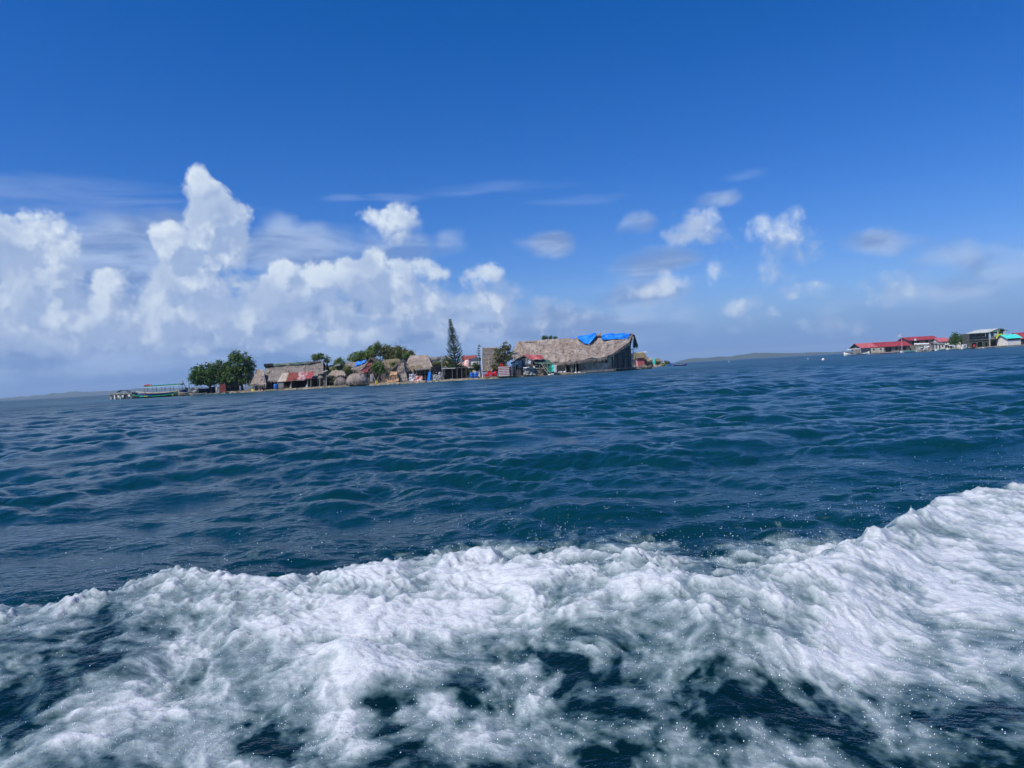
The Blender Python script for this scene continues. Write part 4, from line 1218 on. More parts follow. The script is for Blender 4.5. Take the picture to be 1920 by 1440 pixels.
sheets = [(529, 542, 520, 535.5, 716, 'tin_cream', 'cream ribbed sheet'), (542, 551, 535.5, 546, 715.5, 'tin_rust', 'rust red sheet'), (551, 560.5, 546, 557, 714.5, 'tin_rust', 'dark rust sheet'),
          (560.5, 579, 556, 571.5, 714, 'tin_patchy', 'flaking red and white sheet'), (579, 591, 571.5, 584, 710, 'tin_pink', 'faded pink red sheet')]
for k, (t0, t1, b0, b1, pyb, mt, lb) in enumerate(sheets):
    dz = .03 * (k % 2)
    corrugated('sheet', aw, P(b0, pyb, 185.8) + Vector((0, 0, dz)), P(b1, pyb - .7, 185.8) + Vector((0, 0, dz)), P(t1, 696.2 + (590 - t1) * .055, 188.0) + Vector((0, 0, dz)), P(t0, 696.2 + (590 - t0) * .055, 188.0) + Vector((0, 0, dz)), M[mt], waves=max(4, int((t1 - t0) / 2.2)), amp=.055, label=lb)
for px in (521, 546, 577, 583): part(MB().tube((X_(px, 728, 186.1), 186.1, .3), P(px, 713 if px < 560 else 711, 186.1), .07), 'awning_post', M['bright_wood'], t_)
# things at the awning
def barrel(px, pyb, pyt, Y, mat, label, r=.42, name='barrel', cat='barrel', zb=GZ):
    c = P(px, pyb, Y); zt_ = Z_(px, pyt, Y)
    t_ = thing(name, label, cat, (c.x, Y, zb))
    h_ = zt_ - zb; mb = MB(); pr = [(0, .92), (.08, 1.0), (.33, 1.0), (.36, 1.05), (.39, 1.0), (.64, 1.0), (.67, 1.05), (.70, 1.0), (.93, 1.0), (1, .9)]
    k = 12
    for (hh, rr_) in pr:
        for i in range(k): mb.v.append((c.x + r * rr_ * cos(2 * pi * i / k), Y + r * rr_ * sin(2 * pi * i / k), zb + h_ * hh))
    for j in range(len(pr) - 1):
        for i in range(k): mb.f.append((j * k + i, j * k + (i + 1) % k, (j + 1) * k + (i + 1) % k, (j + 1) * k + i))
    mb.f.append(tuple(range(k))[::-1])
    part(mb, 'body', M[mat], t_, True)
    part(MB().tube((c.x, Y, zb + h_ - .03), (c.x, Y, zb + h_ + .05), r * .94, r * .9, 12), 'lid', M[mat], t_)
    return t_
barrel(518, 731, 720, 186.3, 'blue_plastic', 'blue plastic barrel beside the awning corner post', .60)
t_ = thing('water_tank', 'pale grey square tank under the cream awning sheet', 'tank', (X_(528, 731, 186.4), 186.4, GZ))
part(MB().box((X_(528, 726, 186.4), 186.4, GZ + .75), (1.25, .9, 1.3), 0, .97), 'body', M['concrete'], t_)
part(MB().box((X_(528, 726, 186.4), 186.4, GZ + 1.44), (1.3, .95, .07)), 'lid', M['concrete'], t_)
for i, (px, mt, lb) in enumerate([(576, 'white_cloth', 'pale sack slumped under the pink awning sheet'), (545, 'offwhite', 'small cream sack below the dark rust sheet')]):
    c = P(px, 727, 186.6); single(MB().box((c.x, c.y, .85), (.55, .5, .8), .3 * i, .6), 'sack', M[mt], (c.x, c.y, .45), lb, 'sack')
drape('tarpaulin', 471, 478, 729.5, 733, 186.2, 'yellow', 'orange yellow bundle on the shore by the stake fence', 'bundle', 8, .1, .3)
drape('net_pile', 484, 492, 730, 734, 186.0, 'pink_cloth', 'orange red net heap below the lean-to thatch', 'net', 9, .15, .3)

# shed at the right end of the long house
t_ = thing('lean_to_shed', 'narrow open shed with a single tilted plank roof beside the long house', 'shed', (X_(605, 728, 186.5), 186.5, GZ))
part(MB().slab(P(598, 701, 185.6), P(614, 695, 185.6), P(613, 693, 188.2), P(599, 699, 188.2), 5, 3, .12, lambda u_, v_: .02 * sin(u_ * 30)), 'roof', M['post'], t_)
for px, pt in ((600, 699), (612, 695)): part(MB().tube((X_(px, 727, 186), 186, .2), P(px, pt, 186), .08), 'post', M['bright_wood'], t_)
part(cloth(MB(), P(606, 727, 187), P(611, 727, 187), P(612, 697, 187), P(607, 698, 187), 5, 10, .15, 3, .05), 'hanging_mat', M['thatch_grey'], t_)
part(MB().box((X_(604, 715, 188.3), 188.3, 2.0), (1.7, .08, 3.0)), 'back_wall', M['cane'], t_)

# ------------------------------------------------------------------ plants behind and beside
tree('leafy_tree', 'bright green tree top peeping over the long house roof', 'tree', (X_(598, 720, 200), 200, GZ),
     [((X_(594, 670, 200), 200, Z_(594, 671, 200)), (1.3, 1.2, 1.0)), ((X_(601, 668, 200), 200, Z_(601, 669, 200)), (1.1, 1.1, .9)), ((X_(612, 674, 200), 200.5, Z_(612, 675, 200)), (.8, .8, 1.0))], M['leaf_mid'], .22, .15, 8)
tree('leafy_tree', 'mid green tree between the long house and the blue tarp hut', 'tree', (X_(637, 725, 193), 193, GZ),
     [((X_(637, 684, 193), 193, Z_(637, 682, 193)), (1.5, 1.4, 1.5)), ((X_(632, 694, 193), 192.5, Z_(632, 692, 193)), (1.3, 1.2, 1.2)), ((X_(642, 692, 193), 192.5, Z_(642, 692, 193)), (1.2, 1.2, 1.3))], M['leaf_mid'], .22, .15, 9)
def banana(px, py, Y, h, label, n=9, L=1.9, seed=0, mat='leaf_banana', zb=GZ, w=.28, name='banana_plant', group=None, up=.75):
    c = Vector((X_(px, py, Y), Y, zb)); g = random.Random(seed)
    t_ = thing(name, label, 'plant', c, group)
    part(MB().tube(c - Vector((0, 0, .2)), c + Vector((.1, 0, h)), .12, .07), 'stem', M['bark'], t_)
    for i in range(n):
        a_ = 2 * pi * i / n + g.uniform(-.3, .3); mb = MB(); p = c + Vector((.1, 0, h - .1)); ll = L * g.uniform(.75, 1.15); el_ = g.uniform(.5, 1.25) * up
        d_ = Vector((cos(a_), sin(a_), 0)); sd = Vector((-sin(a_), cos(a_), 0)); pts = []
        for s_ in range(6):
            q = s_ / 5; x = ll * (q * cos(el_)); z = ll * (q * sin(el_) * 1.3 - 0.75 * q * q)
            ww = w * sin(pi * min(1, q * .9 + .1)) + .02; m_ = p + d_ * x + Vector((0, 0, z)); pts.append((m_ - sd * ww - Vector((0, 0, .06)), m_ + Vector((0, 0, .04)), m_ + sd * ww - Vector((0, 0, .06))))
        for q in range(5):
            mb.quad(pts[q][0], pts[q][1], pts[q + 1][1], pts[q + 1][0]); mb.quad(pts[q][1], pts[q][2], pts[q + 1][2], pts[q + 1][1])
        part(mb, 'leaf', M[mat], t_)
    return t_
banana(617, 715, 189.5, 1.9, 'banana plant with broad yellow green leaves right of the tilted shed', seed=1, L=2.0)
banana(627, 712, 190.5, 2.3, 'second banana plant nearer the solar panel post, fresh green', seed=2, L=1.9)
# panel on post near the banana plants
t_ = thing('panel_post', 'grey roof panel on a post above the banana plants', 'post', (X_(636, 710, 191), 191, GZ))
part(MB().tube((X_(636.5, 720, 191), 191, .3), P(636, 686, 191), .07), 'post', M['post'], t_)
part(MB().slab(P(627, 686.5, 190.2), P(638, 685, 190.2), P(637, 681.5, 192), P(628, 682.5, 192), 3, 2, .1), 'panel', M['tin_grey'], t_)

def bush(px0, px1, pyt, pyb, Y, label, mat='leaf_olive', seed=0, size=.2, cat='bush', name='bush', dens=1.0, group=None):
    c = P((px0 + px1) / 2, (pyt + pyb) / 2, Y); rx = (px1 - px0) / 2 / F_PX * Y; rz = (pyb - pyt) / 2 / F_PX * Y
    return tree(name, label, cat, (c.x, Y, max(GZ, c.z - rz) - .1), [(c, (rx * .9, rx * .8, rz * .9)), (c + Vector((rx * .4, 0, -rz * .3)), (rx * .5, rx * .5, rz * .6))], M[mat], size, .07, seed, dens=dens, sub='foliage')
bush(622, 642, 708, 722, 186.5, 'scrubby grey green bush on the shore below the banana plants', 'leaf_olive', 12, .18)
tree('spreading_tree', 'broad green tree cluster behind the pink gabled hut', 'tree', (X_(690, 715, 203), 203, GZ),
     [((X_(680, 668, 203), 203, Z_(680, 668, 203)), (3.0, 2.0, 1.3)), ((X_(664, 673, 203), 203, Z_(664, 673, 203)), (1.6, 1.5, 1.0)), ((X_(690, 682, 203), 203, Z_(690, 682, 203)), (4.2, 2.0, 1.5)), ((X_(698, 662, 203), 203, Z_(698, 662, 203)), (2.2, 2.0, 1.8)), ((X_(707, 652, 203), 203, Z_(707, 650, 203)), (1.0, 1.0, 1.6))], M['leaf_mid'], .25, .25, 14)
tree('spreading_tree', 'wide olive tree behind the brown gable hut roofs', 'tree', (X_(740, 712, 204), 204, GZ),
     [((X_(725, 659, 204), 204, Z_(725, 659, 204)), (2.3, 2.0, 1.7)), ((X_(745, 660, 204), 204, Z_(745, 660, 204)), (2.3, 2.0, 1.5)), ((X_(763, 664, 204), 204, Z_(763, 664, 204)), (2.0, 1.7, 1.2)), ((X_(738, 668, 204), 204, Z_(738, 668, 204)), (3.4, 2.0, 1.4)), ((X_(745, 678, 204), 204, Z_(745, 679, 204)), (4.2, 2.0, 1.5))], M['leaf_olive'], .25, .25, 15)
banana(650, 700, 200, 3.9, 'thin bare topped plant with sparse leaves left of the tree cluster', 5, 1.1, 6, 'leaf_mid', w=.09, name='sapling', up=1.3)

# ================================================================== middle of the village
# hut with white strip wall and blue tarp
t_ = simple_hut(641, 690, 705, 694, 679, 195, 4.5, 'thatched hut with a white wall strip and blue tarp on its ridge', 'white', 'thatch_grey', holes=(), over=.4, hip=.04, seed=41)
part(cloth(MB(), P(664, 687, 195.6), P(683, 681, 196.4), P(687, 674, 197.6), P(668, 679.5, 197.4), 12, 8, .16, 4, .05), 'blue_tarpaulin', M['tarp_blue'], t_)

# gable-fronted hut: ridge runs away from the viewer
def gable_hut(apex, eL, eR, pyb, Y, dep, label, wallmat, roof, seed=0, back=(0, 0), over=.35, front=None, name='gable_hut', holes=(), fringe=(.2, .6), tuft=5, back_drop=0.0, rthick=.28, wall_in=.6, cat='hut'):
    ap, L_, R_ = P(apex[0], apex[1], Y), P(eL[0], eL[1], Y), P(eR[0], eR[1], Y)
    zb = GZ
    t_ = thing(name, label, cat, (ap.x, Y, zb))
    dv = Vector((back[0], dep, back[1]))
    of = Vector((0, -over, 0))
    # left slope and right slope
    for (E_, s_) in ((L_, -1), (R_, 1)):
        if s_ < 0: A_, B_, C_, D_ = E_ + dv, E_ + of, ap + of, ap + dv
        else: A_, B_, C_, D_ = E_ + of, E_ + dv, ap + dv, ap + of
        o = thatch_slope('roof_slope', t_, A_, B_, C_, D_, M[roof], rthick, .14, 0, fringe, 7, tuft, seed + s_ + 1)
        fr = MB(); strands(fr, E_ + of, ap + of, int((ap - E_).length * 7), .15, .45, .07, .05, seed + 5); f = part(fr, 'verge_ends', M['strand'], o); f['kind'] = 'stuff'
    w0, w1 = L_ + (ap - L_) * 0.08, R_ + (ap - R_) * 0.08
    zi = .3
    pts = [Vector((w0.x, Y + zi, zb)), Vector((w1.x, Y + zi, zb)), Vector((w1.x, Y + zi, w1.z - .2)), Vector((ap.x, Y + zi, ap.z - .35)), Vector((w0.x, Y + zi, w0.z - .2))]
    part(MB().prism(pts, (0, .12, 0)), 'gable_wall', M[wallmat], t_)
    return t_, ap, L_, R_
t_, ap, L_, R_ = gable_hut((695, 670.5), (681, 690), (732, 697), 712, 190, 6, 'hut with a dark framed gable and pink red front cloth', 'dark_wood', 'thatch_old', 44)
for k, (p0, p1, q0, q1, py0, py1, mt) in enumerate([(688, 698, 688, 698, 680, 692, 'tin_pink'), (673, 690, 684, 690, 686, 698, 'tin_pink'), (690, 698, 690, 698, 692, 704, 'cane'), (698, 707, 697, 702, 680, 704, 'cane')]):
    part(cloth(MB(), P(p0, py1, 189.6), P(p1, py1 - .5, 189.6), P(q1, py0, 189.7), P(q0, py0 + .5, 189.7), 8, 8, .10, k, .06, 4), 'front_panel', M[mt], t_, label=None if mt == 'cane' else 'faded red panel')
part(MB().tube(P(662, 695, 189.3), P(688, 681, 189.3), .07).tube(P(662, 696, 189.3), P(663, 704, 189.3), .05), 'bare_rafter', M['bright_wood'], t_)
stakes(661, 674, 702, (.6, 1.2), 188.6, 'short row of pale stakes left of the pink fronted hut', 5, 7)

# shaggy thatch heaps at the waterline
def thatch_dome(px0, px1, pyt, pyb, Y, label, mat, seed=0, zb=.35, fr=(.5, 1.2), name='thatched_shelter', dens=26):
    c = P((px0 + px1) / 2, pyb, Y); rx = (px1 - px0) / 2 / F_PX * Y; h_ = (pyb - pyt) / F_PX * Y
    t_ = thing(name, label, 'shelter', (c.x, Y, zb)); mb = MB(); nu, nv = 26, 9
    for j in range(nv + 1):
        v_ = j / nv; r_ = max(.06, cos(v_ * pi / 2) ** .85) * (1 if v_ > .05 else .93); z = zb + .35 + (h_ - .5) * sin(v_ * pi / 2)
        for i in range(nu):
            a_ = 2 * pi * i / nu; k = 1 + .12 * noise1(cos(a_) * 1.5 + seed, sin(a_) * 1.5 + v_ * 2, 1, seed)
            mb.v.append((c.x + rx * r_ * k * cos(a_), Y + rx * .65 * r_ * k * sin(a_), z * (1 + .04 * noise1(a_ * 2, v_ * 3, 1, seed))))
    for j in range(nv):
        for i in range(nu):
            mb.f.append((j * nu + i, j * nu + (i + 1) % nu, (j + 1) * nu + (i + 1) % nu, (j + 1) * nu + i))
    mb.f.append(tuple(nv * nu + i for i in range(nu)))
    o = part(mb, 'thatch', M[mat], t_, True)
    g = random.Random(seed); fr_ = MB()
    for _ in range(int(dens * rx * h_)):
        a_ = g.uniform(pi, 2 * pi) if g.random() < .8 else g.uniform(0, pi); v_ = g.random() ** 1.2 * .93; r_ = cos(v_ * pi / 2) ** .85
        p = Vector((c.x + rx * r_ * cos(a_), Y + rx * .65 * r_ * sin(a_), zb + .4 + (h_ - .5) * sin(v_ * pi / 2)))
        e = Vector((-sin(a_), cos(a_), 0)); out = Vector((cos(a_), sin(a_), 0)); L = g.uniform(*fr)
        q = p + out * g.uniform(.1, .3) - Vector((0, 0, L * .85)) + e * g.uniform(-.25, .25); ww = g.uniform(.05, .13)
        fr_.quad(p - e * ww + out * .03, p + e * ww + out * .03, q + e * ww * .3, q - e * ww * .3)
    f = part(fr_, 'leaf_ends', M[mat], o); f['kind'] = 'stuff'
    k = 7
    for i in range(k):
        x = c.x - rx * .8 + 1.6 * rx * i / (k - 1); part(MB().tube((x, Y - rx * .3, -.5), (x, Y - rx * .3, zb + .7), .07), 'pile', M['post'], t_)
    return t_
thatch_dome(648, 692, 699, 722, 184.0, 'shaggy grey domed thatch shelter on piles over the water', 'thatch', 51, dens=30)
thatch_dome(626, 652, 702, 719, 185.5, 'low dark thatch heap between the bushes and the grey dome', 'thatch_grey', 52, dens=20)
# bush with trunk in front of the pink hut
tree('bushy_tree', 'round leafy olive tree growing before the pink fronted hut', 'tree', (X_(712, 718, 185.5), 185.5, .35),
     [((X_(709, 690, 185.5), 185.5, Z_(709, 689, 185.5)), (1.5, 1.3, 1.3)), ((X_(715, 697, 185.5), 185.3, Z_(715, 695, 185.5)), (1.1, 1.1, 1.2)), ((X_(703, 690, 185.5), 185.3, Z_(703, 689, 185.5)), (.9, .9, 1.1))], M['leaf_mid'], .2, .16, 17, dens=1.2)
single(MB().tube((X_(706, 718, 184.8), 184.8, .3), P(698, 700, 185), .10, .06).tube((X_(704, 718, 184.9), 184.9, .3), P(712, 700, 185.2), .06, .05), 'driftwood', M['bright_wood'], (X_(706, 718, 184.8), 184.8, .3), 'bleached branches propped under the round olive tree', 'branches')
drape('cloth', 694, 699, 702, 715, 184.6, 'grey_cloth', 'grey blue cloth hung between the grey dome and the tree', 'cloth', 12, .1, .05)
single(MB().box((X_(706, 715, 184.2), 184.2, .75), (.5, .5, .6), .4, .8), 'bucket', M['yellow'], (X_(706, 715, 184.2), 184.2, .45), 'small orange bucket at the foot of the olive tree', 'bucket')

# brown gable hut with its pale fringe porch
t_, ap, L_, R_ = gable_hut((752, 676), (733, 693), (766, 697), 717, 187, 6.5, 'brown thatched hut with steep gable hanging down to the water', 'thatch', 'thatch', 61, fringe=(.5, 1.3), tuft=7)
thatch_slope('gable_thatch', t_, P(737, 719, 186.0), P(765, 716, 186.0), P(757, 680, 186.6), P(748, 681, 186.6), M['thatch'], .3, .2, 0, (.3, .8), 9, 9, 63)
thatch_slope('right_apron', t_, P(758, 716, 186.4), P(775, 712, 186.8), P(765, 683, 188.6), P(755, 682, 188), M['thatch_old'], .3, .2, 0, (.4, 1.0), 8, 7, 64)
thatch_slope('porch_thatch', t_, P(722, 708, 185.0), P(745, 704, 185.0), P(745, 695, 186.4), P(725, 699, 186.4), M['thatch_pale'], .3, .22, 0, (.5, 1.1), 12, 9, 65)
thatch_slope('porch_skirt', t_, P(723, 718, 184.6), P(748, 715, 184.6), P(747, 706, 185.2), P(724, 709, 185.2), M['thatch_pale'], .25, .2, 0, (.2, .5), 12, 9, 66)
for i in range(7):
    x = X_(724 + i * 7, 719, 184.8); part(MB().tube((x, 184.8, -.5), (x, 184.8, .9), .08), 'pile', M['post'], t_)
part(MB().box((X_(745, 719, 185.4), 185.9, .42), (6.4, 2.2, .12)), 'deck', M['dark_wood'], t_)

# bigger roof behind it
simple_hut(764, 806, 705, 689, 666, 193, 7, 'large brown thatched roof hut behind the steep gable hut', 'cane', 'thatch', holes=((.5, .9, 0, .9),), over=.9, hip=.10, seed=71, tuft=5)
simple_hut(716, 752, 700, 688, 673.5, 195, 6, 'mossy brown thatched roof between the two front gables', 'cane', 'thatch_old', holes=(), over=.5, hip=.15, seed=72)
# laundry heap
drape('laundry_heap', 767, 779, 701, 716, 185.2, 'white_cloth', 'white washing hanging over the shore fence by the brown hut', 'laundry', 21, .45, .25)
drape('laundry_heap', 778, 792, 705, 715, 185.0, 'pink_cloth', 'pink and orange sheets spread beside the white washing', 'laundry', 22, .3, .2)
single(cloth(MB(), P(775, 717, 184.6), P(792, 715, 184.6), P(792, 713, 185.4), P(775, 714, 185.4), 10, 4, .1, 4, .1), 'tarpaulin', M['red_plastic'], P(775, 717, 184.6), 'orange red sheet on the stones under the pink washing', 'sheet')
# open stall on posts
t_ = thing('open_stall', 'open stall of posts and rails beneath the big brown roof edge', 'stall', (X_(795, 712, 187), 187, GZ))
for px in (781, 788, 797, 805): part(MB().tube((X_(px, 712, 187), 187, .2), P(px, 690, 187), .07), 'post', M['post'], t_)
for py in (700, 705, 709): part(MB().box((X_(793, py, 187), 187.1, Z_(793, py, 187)), (3.4, .06, .10)), 'rail', M['post'], t_)
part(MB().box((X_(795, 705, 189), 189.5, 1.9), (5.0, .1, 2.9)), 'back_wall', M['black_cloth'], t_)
part(MB().slab(P(778, 694, 186.3), P(808, 691, 186.3), P(808, 689, 189), P(778, 691, 189), 6, 2, .15), 'roof', M['thatch_grey'], t_)
a = P(803.5, 715, 185.2)
single(MB().prism([P(801, 715, 185.2), P(806.5, 714.5, 185.2), P(807.5, 697, 185.6), P(803.5, 697.5, 185.6)], (0, .12, 0)), 'board', M['tarp_blue'], a, 'upright bright blue board beside the grey hanging sheet', 'board')
single(MB().box((X_(803, 716, 184.6), 184.6, .4), (1.6, .8, .35), .1, .8), 'float', M['blue_plastic'], (X_(803, 716, 184.6), 184.6, .3), 'low blue float at the foot of the blue board', 'float')
t_ = thing('sheet_screen', 'hung screen with black net above and pale grey sheet below', 'screen', (X_(818, 713, 186), 186, GZ))
for px, pt in ((806.5, 687), (828.5, 672)): part(MB().tube((X_(px, 713, 186), 186, .2), P(px, pt, 186), .09, .06), 'post', M['bright_wood'], t_)
part(cloth(MB(), P(807.5, 698, 185.9), P(828, 696, 185.9), P(828, 686, 186), P(807.5, 688, 186), 12, 6, .12, 2, .04, 3), 'black_net', M['black_cloth'], t_)
part(cloth(MB(), P(808.5, 713, 185.7), P(826, 712, 185.7), P(827.5, 697, 185.9), P(808, 699, 185.9), 12, 8, .22, 3, .05, 3), 'grey_sheet', M['grey_cloth'], t_)
part(cloth(MB(), P(808, 699.5, 185.8), P(828, 697, 185.8), P(828, 692, 185.85), P(808, 694, 185.85), 12, 4, .1, 6, .04, 3, droop=.5), 'sagging_net', M['black_cloth'], t_)
single(MB().tube((X_(831, 712, 185.6), 185.6, .2), P(829, 698, 185.8), .06).tube((X_(833, 712, 185.6), 185.6, .2), P(830, 699, 185.8), .05), 'prop_poles', M['post'], (X_(831, 712, 185.6), 185.6, .2), 'two short props leaning on the tall sheet screen post', 'poles')

# white walled houses glimpsed behind
def block_house(px0, px1, pyb, pye, pyr, Y, dep, label, wall, roof, name='house', over=.35, holes=(), zb=GZ, gable=False, cat='house', hipx=0.0, frames=None, ribs=0, group=None):
    a, b = P(px0, pyb, Y), P(px1, pyb, Y); pm = (px0 + px1) / 2
    ze = Z_(pm, pye, Y); zr = Z_(pm, pyr, Y + dep / 2); x0, x1 = a.x, b.x
    t_ = thing(name, label, cat, ((x0 + x1) / 2, Y, zb), group)
    part(wall_holes((x0, Y), (x1, Y), zb, ze, .18, holes), 'front_wall', M[wall], t_)
    part(wall_holes((x0 + .1, Y + dep), (x1 - .1, Y + dep), zb, ze, .18), 'back_wall', M[wall], t_)
    for x in (x0 + .09, x1 - .09):
        part(MB().prism([Vector((x, Y + .1, zb)), Vector((x, Y + .1, ze)), Vector((x, Y + dep / 2, zr - .22)), Vector((x, Y + dep - .1, ze)), Vector((x, Y + dep - .1, zb))], (.15, 0, 0)), 'end_wall', M[wall], t_)
    for (u0, u1, v0, v1) in holes:
        xa, xb = x0 + (x1 - x0) * u0, x0 + (x1 - x0) * u1; za, zb_ = zb + (ze - zb) * v0, zb + (ze - zb) * v1
        w = part(MB().box(((xa + xb) / 2, Y + .45, (za + zb_) / 2), (xb - xa + .3, .05, zb_ - za + .3)), 'door' if v0 < .05 else 'window', M['glass'], t_)
        if frames and v0 > .05:
            fr = MB(); t2 = .09
            fr.box(((xa + xb) / 2, Y - .11, zb_ + t2 / 2), (xb - xa + 2 * t2, .06, t2)).box(((xa + xb) / 2, Y - .11, za - t2 / 2), (xb - xa + 2 * t2, .06, t2))
            fr.box((xa - t2 / 2, Y - .11, (za + zb_) / 2), (t2, .06, zb_ - za)).box((xb + t2 / 2, Y - .11, (za + zb_) / 2), (t2, .06, zb_ - za))
            part(fr, 'frame', M[frames], w)
    L = x1 - x0
    n_ = max(1, int(round(L / 4.0)))
    for k in range(n_):            # roof sheets side by side
        u0, u1 = k / n_, (k + 1) / n_
        fx = lambda u_: x0 - over + (L + 2 * over) * u_
        rx_ = lambda u_: x0 - over + hipx * L + (L + 2 * over - 2 * hipx * L) * u_
        wv = max(3, int((fx(u1) - fx(u0)) / .45))
        dz = .03 * (k % 2)
        mt = roof if isinstance(roof, str) else roof[k % len(roof)]
        corrugated('roof_sheet', t_, (fx(u0), Y - over, ze - .05 + dz), (fx(u1), Y - over, ze - .05 + dz), (rx_(u1), Y + dep / 2, zr + dz), (rx_(u0), Y + dep / 2, zr + dz), M[mt], wv, .04, .05)
    part(MB().slab((x1 + over, Y + dep + over, ze - .05), (x0 - over, Y + dep + over, ze - .05), (x0 - over + hipx * L, Y + dep / 2, zr - .02), (x1 + over - hipx * L, Y + dep / 2, zr - .02), 6, 1, .05), 'rear_roof', M[roof if isinstance(roof, str) else roof[0]], t_)
    return t_
block_house(795, 822, 700, 674, 670, 206, 5, 'white walled house behind the bushes near the sheet screen', 'white', 'thatch_grey', name='village_house', holes=((.35, .62, .55, .9),))
block_house(828, 845, 700, 673, 667, 208, 5, 'grey roofed house just left of the pine, white wall showing', 'white', 'tin_grey', name='village_house')
block_house(869, 892, 700, 674, 666.5, 207, 6, 'orange brown roofed house just right of the pine', 'white', ['tin_rust'], name='village_house', holes=((.6, .8, .5, .9),))
block_house(884, 900, 702, 673, 671, 206, 4, 'low house with flat dark roof left of the tall white post', 'white', 'navy', name='village_house')
# roofs and greenery further back that close the gaps
simple_hut(612, 640, 705, 693, 684, 199, 5, 'low grey roof behind the banana plants', 'cane', 'thatch_grey', holes=(), over=.4, seed=201)
simple_hut(700, 730, 700, 687, 677, 200, 5, 'grey roof behind the round olive tree', 'cane', 'thatch_grey', holes=(), over=.4, seed=202)
simple_hut(846, 872, 700, 686, 679, 204, 5, 'low roof half hidden behind the tall pine', 'white', 'thatch', holes=(), over=.4, seed=203)
bush(640, 664, 686, 704, 191, 'grey green scrub below the white strip wall', 'leaf_olive', 205, .2)
bush(604, 626, 690, 712, 192, 'dense green scrub right of the long house gable', 'leaf_mid', 206, .2)
bush(790, 812, 682, 698, 197, 'dull scrub between the brown roof and the sheet screen', 'leaf_olive', 207, .2)
bush(834, 872, 684, 700, 191, 'dark thicket behind the black net shelter', 'leaf_dark', 208, .2)
bush(866, 884, 692, 706, 187.5, 'shore bush beside the net shelter end', 'leaf_olive', 209, .18)
thatch_dome(664, 684, 694, 708, 187.0, 'small ragged thatch lean-to just behind the grey dome', 'thatch_grey', 221, zb=.45, dens=20)
simple_hut(676, 700, 706, 697, 689, 191.5, 3.5, 'little brown hut wedged behind the grey dome', 'cane', 'thatch', holes=(), over=.4, seed=222)
simple_hut(768, 792, 706, 696, 686, 190.5, 3.5, 'low shaggy hut in front of the large brown roof', 'cane', 'thatch_old', holes=(), over=.5, seed=223, fringe=(.4, .9))
simple_hut(618, 646, 712, 703, 694, 189.5, 3.0, 'brown hut half hidden by the shore scrub', 'cane', 'thatch', holes=(), over=.5, seed=224)
bush(730, 748, 678, 690, 190, 'green creeper on the roofs between the two front gables', 'leaf_mid', 225, .18)
bush(752, 772, 660, 674, 198, 'light green bush above the brown gable', 'leaf_mid', 226, .2)
# pink dome tent
c = P(876, 681, 203); t_ = thing('dome_tent', 'rounded pink tent top right of the tall pine', 'tent', (c.x, 203, c.z - 1.2))
mb = MB(); nu, nv = 14, 5
for j in range(nv + 1):
    for i in range(nu):
        v_ = j / nv; r_ = cos(v_ * pi / 2) ** .6
        mb.v.append((c.x + .95 * r_ * cos(2 * pi * i / nu), 203 + .9 * r_ * sin(2 * pi * i / nu), c.z - 1.0 + 1.9 * sin(v_ * pi / 2)))
for j in range(nv):
    for i in range(nu): mb.f.append((j * nu + i, j * nu + (i + 1) % nu, (j + 1) * nu + (i + 1) % nu, (j + 1) * nu + i))
part(mb, 'canopy', M['pink_cloth'], t_, True)
for s_ in (-.8, .8): part(MB().tube((c.x + s_, 203, .4), (c.x + s_, 203, c.z - .9), .05), 'pole', M['post'], t_)
# bushes behind the shade shelter
bush(806, 832, 674, 692, 196, 'dull green bush rising behind the hung sheet screen', 'leaf_olive', 31, .2)
bush(826, 852, 670, 692, 194, 'grey green thicket at the left foot of the pine', 'leaf_olive', 32, .2)
bush(868, 886, 686, 705, 190, 'pale leafy bush right of the black shade shelter', 'leaf_olive', 33, .2)
bush(884, 902, 677, 700, 193, 'bright green bush beside the tall white post', 'leaf_mid', 34, .2)
banana(818, 690, 197, 3.4, 'tall thin plant with drooping leaves above the sheet screen', 6, 1.5, 12, 'leaf_olive', w=.14, up=1.3, name='tall_plant')

